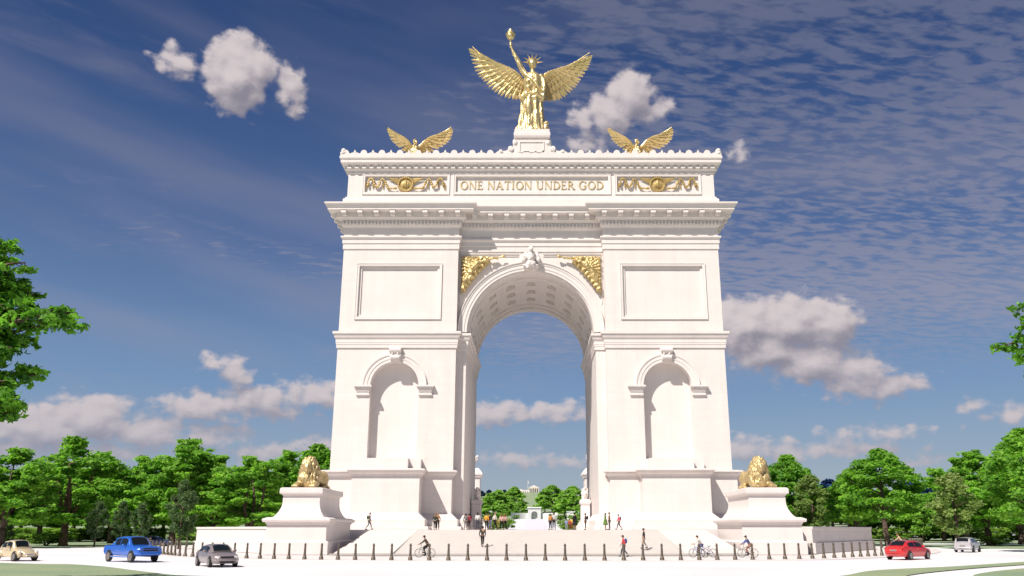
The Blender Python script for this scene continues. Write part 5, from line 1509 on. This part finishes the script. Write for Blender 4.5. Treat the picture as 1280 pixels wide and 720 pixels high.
    for s in (-1, 1):
        wv = hw(fx - .12)
        if sp.get('round_lamps'):
            q = MB(); q.ell((fx - .42, s * .62, .66), (.12, .12, .13)); q.build('headlight', HL, c, smooth=True)
        else:
            q = MB(); q.ell((fx - .16, s * wv * .80, lerp(bot(fx), zf, .70)), (.14, .21, .085)); q.build('headlight', HL, c, smooth=True)
        q = MB(); q.ell((rx + .10, s * hw(rx + .1) * .82, lerp(bot(rx), zr_, .74)), (.10, .17, .09)); q.build('tail_light', TL, c, smooth=True)
        q = MB(); mx = sp['side'][-1][1] - .12; q.ell((mx, s * (hw(mx) + .10), belt(mx) + .06), (.08, .13, .08)); q.build('mirror', paint, c, smooth=True)
        for (xa, xb) in sp['side']:
            q = MB(); q.box(xa + .05, xa + .22, min(s * (hw(xa) + .0), s * (hw(xa) + .03)), max(s * (hw(xa) + .0), s * (hw(xa) + .03)), belt(xa) - .16, belt(xa) - .13); q.build('door_handle', CHROME, c)
    gz_ = sp.get('grille')
    if gz_:
        for (w, z0, z1) in gz_: bx('grille', DARK, fx - .06, fx + .015, -w, w, z0, z1)
    q = MB(); zz = bot(fx) + .12
    q.tube([(fx - .35, -hw(fx - .3) * .98, zz), (fx - .02, -hw(fx) * .86, zz), (fx + .05, 0, zz), (fx - .02, hw(fx) * .86, zz), (fx - .35, hw(fx - .3) * .98, zz)], sp.get('br', .07), 8)
    q.build('front_bumper', CHROME if sp.get('round_lamps') else paint, c, smooth=True)
    q = MB(); zz = bot(rx) + .14
    q.tube([(rx + .35, -hw(rx + .3) * .98, zz), (rx + .02, -hw(rx) * .86, zz), (rx - .05, 0, zz), (rx + .02, hw(rx) * .86, zz), (rx + .35, hw(rx + .3) * .98, zz)], sp.get('br', .07), 8)
    q.build('rear_bumper', CHROME if sp.get('round_lamps') else paint, c, smooth=True)
    bx('number_plate', mat('plate', (.25, .22, .2), .5), rx - .03, rx + .02, -.26, .26, lerp(bot(rx), zr_, .42), lerp(bot(rx), zr_, .42) + .12)
    return c, body
SEDAN = dict(L=4.6, belt=[(-2.3, .80), (-2.15, .98), (-1.5, 1.02), (0, .95), (.9, .96), (1.7, .86), (2.15, .74), (2.3, .60)], bot=[(-2.3, .42), (-2.0, .24), (2.0, .22), (2.3, .34)],
             hw=[(-2.3, .66), (-2.1, .82), (-1.2, .90), (1.2, .90), (2.0, .84), (2.3, .62)], roof=[(-1.95, 1.02), (-1.15, 1.36), (-.5, 1.43), (.1, 1.43), (.5, 1.36), (1.25, .97)], rw=[(-1.9, .70), (-1, .62), (.4, .64), (1.2, .72)],
             cab=(-1.95, 1.25), side=[(-1.35, -.42), (-.34, .70)], ws=(.52, 1.16), rwin=(-1.82, -1.15), wr=.325, axles=(-1.38, 1.38), grille=[(.42, .58, .70), (.45, .30, .42)])
PICK = dict(L=5.5, belt=[(-2.75, 1.20), (-2.65, 1.24), (1.0, 1.24), (1.5, 1.22), (2.5, 1.17), (2.68, 1.12), (2.75, 1.05)], bot=[(-2.75, .66), (-2.5, .50), (2.4, .46), (2.75, .52)],
            hw=[(-2.75, .95), (-2.6, 1.0), (2.4, 1.0), (2.65, .98), (2.75, .92)], roof=[(-1.32, 1.26), (-1.12, 1.82), (-.5, 1.90), (.30, 1.90), (.62, 1.84), (1.32, 1.24)], rw=[(-1.3, .84), (-.8, .76), (.5, .76), (1.3, .86)],
            cab=(-1.32, 1.32), side=[(-1.0, -.30), (-.20, .78)], ws=(.66, 1.25), rwin=(-1.27, -1.16), wr=.42, axles=(-1.72, 1.72), grille=[(.58, 1.0, 1.07), (.58, .84, .95), (.5, .50, .62)], br=.12)
BUG = dict(L=4.05, belt=[(-2.02, .42), (-1.7, .78), (-1.2, 1.0), (-.3, .96), (.7, .93), (1.3, .84), (1.75, .64), (2.02, .42)], bot=[(-2.0, .36), (-1.6, .28), (1.6, .28), (2.0, .34)],
           hw=[(-2.0, .40), (-1.4, .62), (-.6, .70), (.7, .70), (1.3, .58), (1.8, .42), (2.0, .3)], roof=[(-1.75, .80), (-1.15, 1.22), (-.55, 1.45), (0, 1.50), (.35, 1.46), (.8, .95)], rw=[(-1.7, .45), (-.8, .54), (0, .58), (.75, .58)],
           cab=(-1.75, .82), side=[(-1.0, -.34), (-.26, .42)], ws=(.40, .74), rwin=(-1.35, -.98), wr=.33, axles=(-1.2, 1.2), round_lamps=True,
           track=.80, fenders=[(1.22, .62, .50, (.54, .22, .32)), (-1.2, .62, .52, (.56, .23, .33))], br=.05)
CPT = lambda n, c_, ro=.28: mat(n, c_, ro, .15, .6, 0, coat=.6)
creamP = CPT('cream_paint', (.62, .50, .32)); blueP = CPT('blue_paint', (.02, .12, .52)); greyP = CPT('grey_mauve_paint', (.24, .20, .205)); redP = CPT('red_paint', (.62, .03, .03)); silvP = CPT('silver_paint', (.46, .44, .46)); navyP = CPT('navy_paint', (.03, .05, .14))
x_, _ = at(19.5, 700, 66.5)
car('vintage_car', 'small cream rounded vintage car at the left edge of the road', 'car', BUG, creamP, (x_ - .3, 67.0), R(-32))
c_, b_ = car('pickup_truck', 'bright blue pickup truck on the road left of the sunlit wall', 'pickup truck', PICK, blueP, (at(160, 702, 64.5)[0], 65.0), R(-38)); c_.scale = (.93, .93, .93)
q = MB(); q.box(-2.62, -1.4, -.80, .80, 1.13, 1.292); q.build('cargo_bed_cover', DARK, c_)
for s in (-1, 1):
    q = MB(); q.add([(-1.75, s * .9, 1.24), (-1.1, s * .84, 1.24), (-1.1, s * .78, 1.62), (-1.75, s * .84, 1.24), (-1.1, s * .76, 1.24), (-1.1, s * .72, 1.62)], [(0, 1, 2), (3, 4, 5), (0, 2, 5, 3)]); q.build('sail_panel', blueP, c_)
    q = MB(); q.box(-1.3, 1.3, min(s * .99, s * 1.05), max(s * .99, s * 1.05), .36, .46); q.build('running_board', mat('sill', (.12, .2, .5), .5), c_)
g_, _b = car('sedan_car', 'grey mauve sedan with dark grille in front of the sunlit wall', 'car', SEDAN, greyP, (at(265, 708, 56.3)[0], 57.0), R(-54)); g_.scale = (.95, .95, .95)
car('sedan_car', 'bright red sedan seen from behind on the right of the road', 'car', SEDAN, redP, (at(1143, 700, 69.0)[0], 70.0), R(40))
car('hatchback_car', 'small silver car driving away at the far right of the road', 'car', dict(SEDAN, L=4.3, roof=[(-2.0, 1.02), (-1.75, 1.38), (-.5, 1.47), (.1, 1.46), (.5, 1.38), (1.25, .97)], cab=(-2.0, 1.25), rwin=(-1.96, -1.72), side=[(-1.5, -.42), (-.34, .70)]), silvP, (at(1213, 690, 92)[0], 92.5), R(52))
car('parked_car', 'dark navy car parked beyond the far bollards left of the sunlit wall', 'car', SEDAN, navyP, (-52.0, 122.0), R(8))

# ------------------------------------------------------------------ people
def skin(name, joints, edges, m, parent, lv=1, extra=None):
    me = bpy.data.meshes.new(name); me.from_pydata([j[0] for j in joints], edges, [])
    ob = bpy.data.objects.new(name, me); COL.objects.link(ob)
    md = ob.modifiers.new('s', 'SKIN'); md.use_smooth_shade = True
    for i, j in enumerate(joints):
        sv = me.skin_vertices[0].data[i]; sv.radius = (j[1], j[2] if len(j) > 2 else j[1]); sv.use_root = (i == 0)
    ss = ob.modifiers.new('u', 'SUBSURF'); ss.levels = lv; ss.render_levels = lv
    dg = bpy.context.evaluated_depsgraph_get(); dg.update()
    m2 = bpy.data.meshes.new_from_object(ob.evaluated_get(dg)); ob.modifiers.clear(); ob.data = m2; bpy.data.meshes.remove(me); m2.name = name
    if extra is not None and extra.v:
        bm = bmesh.new(); bm.from_mesh(m2)
        vv = [bm.verts.new(p) for p in extra.v]
        for f in extra.f:
            try: bm.faces.new([vv[i] for i in f])
            except Exception: pass
        bm.to_mesh(m2); bm.free()
    m2.polygons.foreach_set('use_smooth', [True] * len(m2.polygons))
    m2.materials.clear(); m2.materials.append(m); ob.parent = parent
    return ob
SKIN_ = [mat('skin_light', (.55, .34, .25), .6), mat('skin_tan', (.36, .20, .13), .6), mat('skin_dark', (.14, .075, .05), .6)]
CM = {}
def cloth(c_):
    k = tuple(round(v, 3) for v in c_)
    if k not in CM: CM[k] = mat('cloth', c_, .85, 0, .2, .12, 9)
    return CM[k]
# pose: forward is +x. legs: (hip, knee, ankle, toe) per side; arms: (shoulder, elbow, wrist)
POSES = {
 'stand': dict(p=(0, 0, .93), ch=(.0, 0, 1.36), nk=(.01, 0, 1.50), hd=(.03, 0, 1.64), legs=[((0, .09, .90), (.02, .10, .49), (-.01, .11, .09), (.14, .13, .03)), ((0, -.09, .90), (.0, -.11, .49), (-.04, -.12, .09), (.11, -.15, .03))],
               arms=[((0, .19, 1.42), (-.02, .25, 1.14), (.04, .26, .90)), ((0, -.19, 1.42), (-.03, -.25, 1.14), (.05, -.25, .90))]),
 'walk': dict(p=(0, 0, .92), ch=(.04, 0, 1.35), nk=(.06, 0, 1.49), hd=(.09, 0, 1.63), legs=[((0, .09, .89), (.20, .09, .51), (.26, .09, .10), (.40, .10, .06)), ((0, -.09, .89), (-.05, -.09, .48), (-.34, -.09, .18), (-.27, -.09, .05))],
               arms=[((.03, .19, 1.41), (-.12, .24, 1.16), (-.08, .25, .92)), ((.03, -.19, 1.41), (.12, -.23, 1.15), (.26, -.22, .96))]),
 'ride': dict(p=(-.22, 0, .98), ch=(.02, 0, 1.36), nk=(.08, 0, 1.48), hd=(.13, 0, 1.61), legs=[((-.22, .09, .96), (.16, .12, .78), (.02, .13, .40), (.16, .13, .36)), ((-.22, -.09, .96), (.12, -.11, .62), (-.02, -.13, .20), (.12, -.13, .15))],
               arms=[((.02, .19, 1.40), (.24, .24, 1.18), (.46, .24, 1.06)), ((.02, -.19, 1.40), (.24, -.24, 1.18), (.46, -.24, 1.06))]),
 'skate': dict(p=(0, 0, .95), ch=(-.03, 0, 1.38), nk=(-.02, 0, 1.51), hd=(.02, 0, 1.65), legs=[((0, .09, .92), (.14, .10, .54), (.10, .10, .12), (.24, .12, .06)), ((0, -.09, .92), (-.02, -.12, .52), (-.30, -.12, .20), (-.20, -.12, .10))],
               arms=[((-.03, .19, 1.44), (-.08, .27, 1.16), (.02, .27, .94)), ((-.03, -.19, 1.44), (-.10, -.27, 1.16), (-.04, -.29, .92))]),
}
def person_proto(pose, skirt=False, hair='short', pack=False, shorts=False):
    P_ = POSES[pose]; t = thing('person', 'x', 'person', (0, -400, 0))
    J = []; E_ = []
    def add(p, r, r2=None, par=None):
        J.append((p, r, r2 if r2 else r)); i = len(J) - 1
        if par is not None: E_.append((par, i))
        return i
    pel = add(P_['p'], .12, .13); mid = add(tuple((Vector(P_['p']) * .55 + Vector(P_['ch']) * .45)), .105, .12, pel); ch = add(P_['ch'], .12, .15, mid); nk = add(P_['nk'], .055, .055, ch)
    hb = add(tuple(Vector(P_['nk']).lerp(Vector(P_['hd']), .45)), .06, .06, nk); hc = add(P_['hd'], .088, .08, hb); ht = add((P_['hd'][0], 0, P_['hd'][2] + .08), .07, .065, hc)
    ex = MB(); hd = P_['hd']
    ex.ell((hd[0] + .105, 0, hd[2] - .01), (.022, .014, .028), nu=6, nv=4)                                  # nose
    ex.ell((hd[0] + .088, 0, hd[2] - .055), (.012, .028, .008), nu=6, nv=4)                                  # mouth
    for s in (-1, 1): ex.ell((hd[0], s * .088, hd[2] - .005), (.02, .012, .03), nu=6, nv=4); ex.ell((hd[0] + .085, s * .032, hd[2] + .018), (.012, .014, .009), nu=6, nv=4)
    for s, (hp, kn, an, to) in zip((1, -1), P_['legs']):
        a = add(hp, .088, .088, pel); k2 = add(tuple(Vector(hp).lerp(Vector(kn), .5)), .075, .075, a); k1 = add(kn, .055, .055, k2); c_ = add(tuple(Vector(kn).lerp(Vector(an), .4)), .055, .055, k1); an_ = add(an, .036, .036, c_)
        ft = add(tuple(Vector(an).lerp(Vector(to), .9)), .034, .04, an_)
    for s, (sh, el, wr) in zip((1, -1), P_['arms']):
        a = add(sh, .058, .058, ch); b = add(el, .04, .04, a); c_ = add(wr, .028, .028, b)
        d = (Vector(wr) - Vector(el)).normalized(); pm = Vector(wr) + d * .07; add(tuple(pm), .034, .02, c_)
        up = Vector((0, 0, 1)) if abs(d.z) < .8 else Vector((1, 0, 0)); sd_ = d.cross(up).normalized(); nr = sd_.cross(d)
        for i in range(4):
            o = pm + up.cross(Vector((0, 1, 0))) * 0 + nr * (.024 * (i - 1.5)) * (1 if abs(d.z) < .8 else 1); ln = (.062, .074, .07, .054)[i]
            ex.tube([o + d * .02, o + d * (.03 + ln * .5) - sd_ * s * .004, o + d * (.03 + ln) - sd_ * s * .02], [.010, .009, .007], 5)
        o = Vector(wr) + d * .035; ex.tube([o + nr * .025, o + nr * .052 + d * .03, o + nr * .055 + d * .06], [.011, .010, .008], 5)
    body = skin('body', J, E_, SKIN_[0], t, 1, ex)
    # top with sleeves
    J = []; E_ = []; pel = add(tuple(Vector(P_['p']) + Vector((0, 0, .02))), .135, .15); mid = add(tuple(Vector(P_['p']) * .5 + Vector(P_['ch']) * .5), .125, .14, pel); ch = add(P_['ch'], .135, .17, mid); add(tuple(Vector(P_['ch']).lerp(Vector(P_['nk']), .7)), .075, .08, ch)
    for (sh, el, wr) in P_['arms']:
        a = add(sh, .075, .075, ch); b = add(el, .055, .055, a); add(tuple(Vector(el).lerp(Vector(wr), .85)), .045, .045, b)
    top = skin('jacket', J, E_, cloth((.1, .1, .1)), t, 1)
    J = []; E_ = []; pel = add(tuple(Vector(P_['p']) + Vector((0, 0, .03))), .135, .145)
    for (hp, kn, an, to) in P_['legs']:
        a = add(hp, .10, .10, pel); b = add(kn, .072, .072, a)
        if not shorts: add(tuple(Vector(kn).lerp(Vector(an), .85)), .058, .058, b)
    leg = skin('trousers', J, E_, cloth((.05, .05, .06)), t, 1)
    if skirt:
        q = MB(); q.lathe([(.15, 1.08), (.19, .9), (.25, .62), (.27, .5)], 16); sk = q.build('skirt', cloth((.05, .05, .06)), t, smooth=2)
    q = MB()
    for (hp, kn, an, to) in P_['legs']: q.ell(((an[0] + to[0]) / 2 + .02, (an[1] + to[1]) / 2, min(an[2], to[2]) + .02), (.14, .05, .055), ('Y', math.atan2(an[2] - to[2] - .05, .14) * .6))
    q.build('shoes', DARK, t, smooth=2)
    q = MB(); h = P_['hd']
    q.ell((h[0] - .02, 0, h[2] + .045), (.105, .097, .085)); q.ell((h[0] - .055, 0, h[2]), (.07, .092, .09))
    if hair == 'long': q.ell((h[0] - .085, 0, h[2] - .12), (.05, .09, .17))
    if hair == 'cap': q.ell((h[0] + .10, 0, h[2] + .04), (.07, .07, .012))
    q.build('hair', cloth((.03, .02, .015)), t, smooth=2)
    if pack:
        q = MB(); q.ell((P_['ch'][0] - .21, 0, P_['ch'][2] - .08), (.12, .15, .22)); q.build('backpack', cloth((.05, .12, .08)), t, smooth=2)
    return t
PROT = {}
def person(label, X, D, z, H=1.75, rz=0.0, pose='stand', skin_i=0, top=(.1, .1, .1), bottom=(.03, .03, .04), hair=(.03, .02, .015), hs='short', skirt=False, pack=None, shorts=False, group=None):
    key = (pose, skirt, hs, pack is not None, shorts)
    if key not in PROT:
        pr = person_proto(pose, skirt, hs, pack is not None, shorts); PROT[key] = snapshot(pr)
    t = dup(None, tree=PROT[key]); t.location = (X, D, z); t.rotation_euler = (0, 0, rz); k = H / 1.76; t.scale = (k, k, k)
    t['label'] = label; t['category'] = 'person'
    if group: t['group'] = group
    for c in [o for o in bpy.data.objects if o.parent == t]:
        nm = c.name.split('.')[0]; ms = None
        if nm == 'body': ms = SKIN_[skin_i]
        elif nm == 'jacket': ms = cloth(top)
        elif nm in ('trousers', 'skirt'): ms = cloth(bottom)
        elif nm == 'hair': ms = cloth(hair)
        elif nm == 'backpack': ms = cloth(pack)
        if ms: c.material_slots[0].link = 'OBJECT'; c.material_slots[0].material = ms
    return t
def pp(x, yf, ht, D=None): 
    """ground point of somebody standing on the upper platform"""
    return at(x, 661, 96)[0]
DP = 95.3
PL = [
 ('person in grey walking with a green backpack at the far left of the platform', 461, 1.8, 'walk', 0, dict(top=(.10, .11, .09), bottom=(.16, .15, .14), pack=(.05, .10, .06), rz=0)),
 ('person in dark clothes, left of a close pair of people below the left pier', 543.5, 1.7, 'stand', 0, dict(top=(.03, .04, .03), bottom=(.03, .03, .03), hs='long', hair=(.25, .13, .06), rz=1.2)),
 ('person with orange-brown hair and tan top, right of a close pair below the left pier', 547, 1.78, 'stand', 1, dict(top=(.42, .24, .14), bottom=(.02, .02, .02), hs='long', hair=(.35, .18, .06), rz=1.8)),
 ('person in grey clothes beside one in a red top, left of the passage', 582, 1.72, 'stand', 1, dict(top=(.15, .14, .14), bottom=(.14, .12, .12), rz=1.4)),
 ('person in red top and dark trousers left of the passage', 586, 1.72, 'stand', 1, dict(top=(.40, .04, .06), bottom=(.05, .04, .04), rz=2.0)),
 ('person in white shirt and dark trousers beside a small child', 597, 1.82, 'stand', 2, dict(top=(.62, .60, .58), bottom=(.06, .06, .08), rz=1.6)),
 ('small child in grey beside the person in the white shirt', 602, 1.28, 'stand', 2, dict(top=(.35, .33, .30), bottom=(.25, .23, .22), rz=1.6)),
 ('person in orange jacket and black trousers in the left group', 608, 1.75, 'stand', 0, dict(top=(.65, .30, .03), bottom=(.02, .02, .02), hair=(.12, .07, .04), rz=1.3)),
 ('person in dark top and lilac trousers in the left group', 612, 1.8, 'stand', 1, dict(top=(.06, .04, .04), bottom=(.40, .36, .62), rz=1.9)),
 ('person in white top and black trousers walking in the left group', 618, 1.85, 'walk', 0, dict(top=(.60, .58, .55), bottom=(.02, .02, .02), hair=(.25, .18, .12), rz=.3)),
 ('child in yellow behind the walking person in white', 622, 1.2, 'stand', 0, dict(top=(.55, .50, .08), bottom=(.50, .46, .10), hair=(.3, .2, .1), rz=1.5)),
 ('long-haired person in pink top and black trousers, left of two alike', 627, 1.68, 'stand', 0, dict(top=(.60, .38, .33), bottom=(.015, .015, .015), hs='long', hair=(.18, .07, .03), rz=1.5)),
 ('long-haired person in pink top and black trousers, right of two alike', 631, 1.68, 'stand', 0, dict(top=(.60, .38, .33), bottom=(.015, .015, .015), hs='long', hair=(.20, .08, .04), rz=1.7)),
 ('person with an orange top left of the right middle pair', 688, 1.7, 'stand', 1, dict(top=(.62, .28, .08), bottom=(.03, .03, .03), hair=(.15, .08, .04), rz=2.2)),
 ('person in pale grey top and black trousers in the right middle pair', 692.5, 1.85, 'stand', 1, dict(top=(.45, .47, .46), bottom=(.02, .02, .02), rz=1.4)),
 ('small child in pale blue, leftmost of three children right of centre', 708, 1.15, 'stand', 2, dict(top=(.25, .30, .45), bottom=(.25, .28, .35), rz=1.4)),
 ('small child in red between two others right of centre', 712, 1.15, 'stand', 1, dict(top=(.55, .08, .05), bottom=(.3, .05, .05), rz=1.7)),
 ('child in yellow beside a person in a black dress', 715, 1.3, 'stand', 1, dict(top=(.60, .50, .10), bottom=(.5, .15, .08), rz=1.7)),
 ('person in a black dress beside the children right of centre', 718.5, 1.8, 'stand', 1, dict(top=(.02, .02, .02), bottom=(.02, .02, .02), skirt=True, shorts=True, rz=2.4)),
 ('person in dark jacket with a black backpack at the right of the passage', 732, 1.75, 'stand', 1, dict(top=(.05, .05, .06), bottom=(.08, .07, .06), pack=(.04, .04, .06), rz=3.1)),
 ('person in a green dress with dark hair below the right pier', 757, 1.78, 'stand', 1, dict(top=(.09, .16, .04), bottom=(.10, .20, .04), skirt=True, shorts=True, hs='long', rz=.2)),
 ('tall person in brown jacket and jeans below the right pier', 762, 1.85, 'stand', 1, dict(top=(.16, .09, .05), bottom=(.10, .13, .15), rz=3.0)),
 ('person in pink jacket with a navy backpack below the right pier', 774, 1.65, 'walk', 0, dict(top=(.62, .12, .16), bottom=(.12, .11, .12), pack=(.06, .06, .18), rz=3.14)),
]
for i, (lb, x, H, pose, sk, kw) in enumerate(PL):
    D = DP + (i * 0.37) % 1.6
    person(lb, at(x, 661, D)[0], D, 2.25, H, pose=pose, skin_i=sk, **kw)
slope = lambda D: .13 + (2.248 - .13) * (D - 77.2) / 16.8 + .02
person('person in a dark suit walking up the steps left of centre', at(603, 680, 81.6)[0], 81.6, slope(81.6), 1.9, rz=R(85), pose='walk', skin_i=1, top=(.045, .04, .038), bottom=(.035, .03, .03))
person('person in red jacket with a blue backpack at the foot of the steps', at(780, 690, 74.6)[0], 74.6, .06, 1.78, rz=R(170), pose='walk', skin_i=1, top=(.55, .06, .07), bottom=(.06, .07, .09), hair=(.10, .05, .04), pack=(.05, .07, .22))
sk_ = thing('skateboard', 'small skateboard under the person in a black shirt on the steps', 'skateboard', (at(806, 683, 80)[0], 80.0, slope(80) + .0), R(175))
MB().box(-.38, .38, -.1, .1, .09, .105).build('deck', mat('board_wood', (.25, .15, .08), .6), sk_)
for a in (-.25, .25): 
    for b in (-.07, .07): MB().lathe([(.03, -.015), (.032, .015)], 8, (a, b, .045), 'y').build('wheel', DARK, sk_)
person('person in black shirt and tan trousers riding a skateboard', at(805, 683, 80)[0], 80.0, slope(80) + .10, 1.78, rz=R(175), pose='skate', skin_i=1, top=(.03, .028, .03), bottom=(.42, .32, .24))
# bicycles
def bike(label, X, D, z, rz, fc=(.25, .25, .27), src=[None]):
    t = thing('bicycle', label, 'bicycle', (X, D, z), rz); fm = mat('bike_frame', fc, .4, .3)
    for nm, wx in (('wheel', .52), ('wheel', -.50)):
        q = MB(); n = 28
        q.tube([(wx + .33 * math.cos(2 * PI * i / n), 0, .35 + .33 * math.sin(2 * PI * i / n)) for i in range(n + 1)], .022, 6); w = q.build('wheel', TYRE, t, smooth=2)
        q = MB(); 
        for i in range(12): a = 2 * PI * i / 12; q.tube([(wx, 0, .35), (wx + .31 * math.cos(a), 0, .35 + .31 * math.sin(a))], .003, 4)
        q.lathe([(.03, -.05), (.03, .05)], 8, (wx, 0, .35), 'y'); q.build('spokes', CHROME, w)
    q = MB(); h = (.36, 0, .84); bbt = (-.02, 0, .30); st_ = (-.16, 0, .82)
    for a, b in ((h, bbt), (bbt, st_), ((.38, 0, .80), (-.14, 0, .76)), (bbt, (-.50, .05, .35)), (bbt, (-.50, -.05, .35)), ((-.15, 0, .76), (-.50, .05, .35)), ((-.15, 0, .76), (-.50, -.05, .35)), ((.34, 0, .92), (.42, 0, .66)), ((.42, .05, .66), (.52, .05, .35)), ((.42, -.05, .66), (.52, -.05, .35))): q.tube([a, b], .017, 6)
    q.build('frame', fm, t, smooth=2)
    q = MB(); q.tube([(.34, 0, .92), (.34, 0, 1.02)], .014, 6); q.tube([(.42, -.26, 1.04), (.36, -.2, 1.03), (.34, 0, 1.02), (.36, .2, 1.03), (.42, .26, 1.04)], .014, 6); q.build('handlebar', DARK, t, smooth=2)
    q = MB(); q.ell((-.19, 0, .89), (.14, .07, .035)); q.build('saddle', DARK, t, smooth=2)
    q = MB(); q.lathe([(.09, -.01), (.09, .01)], 16, (-.02, .05, .30), 'y'); q.tube([(-.02, .07, .30), (.04, .09, .40)], .01, 5); q.tube([(-.02, -.07, .30), (-.06, -.09, .18)], .01, 5); q.box(.0, .09, .08, .16, .385, .40); q.box(-.1, -.01, -.16, -.08, .17, .185); q.build('pedals', DARK, t)
    return t
def rider(bl, pl, x, D, rz, z=.06, H=1.76, **kw):
    X = at(x, 690, D)[0]
    bike(bl, X, D, z, rz, kw.pop('fc', (.2, .2, .22)))
    person(pl, X, D, z + .02, H, rz=rz, pose='ride', **kw)
rider('dark bicycle ridden by a person in a dark suit', 'person in a dark suit riding a bicycle at the foot of the steps', 531.5, 73.5, R(180), skin_i=1, top=(.10, .085, .075), bottom=(.04, .035, .03))
rider('blue bicycle ridden by a person in a white shirt', 'person in a white shirt riding a blue bicycle on the right', 874, 73.5, R(180), skin_i=0, top=(.62, .60, .56), bottom=(.12, .12, .25), fc=(.05, .05, .35))
bike('second blue bicycle close behind the rider in the white shirt', at(885, 690, 73.0)[0], 73.4, .06, R(183), (.06, .05, .3))
rider('grey bicycle ridden by a person in an orange and navy top', 'person in an orange and navy top riding a bicycle far right', 935, 73.2, R(180), skin_i=1, top=(.10, .12, .28), bottom=(.35, .20, .15), hs='cap', shorts=True)
rider('bicycle behind the red car', 'person in a tan top cycling behind the red car', 1126, 96, R(150), z=.06, skin_i=0, top=(.55, .38, .28), bottom=(.10, .07, .06), hair=(.3, .1, .05))
# remove the prototypes parked out of sight
for key, tr_ in PROT.items():
    for c in [tr_[0]] + [q[0] for q in tr_[1]]: bpy.data.objects.remove(c, do_unlink=True)
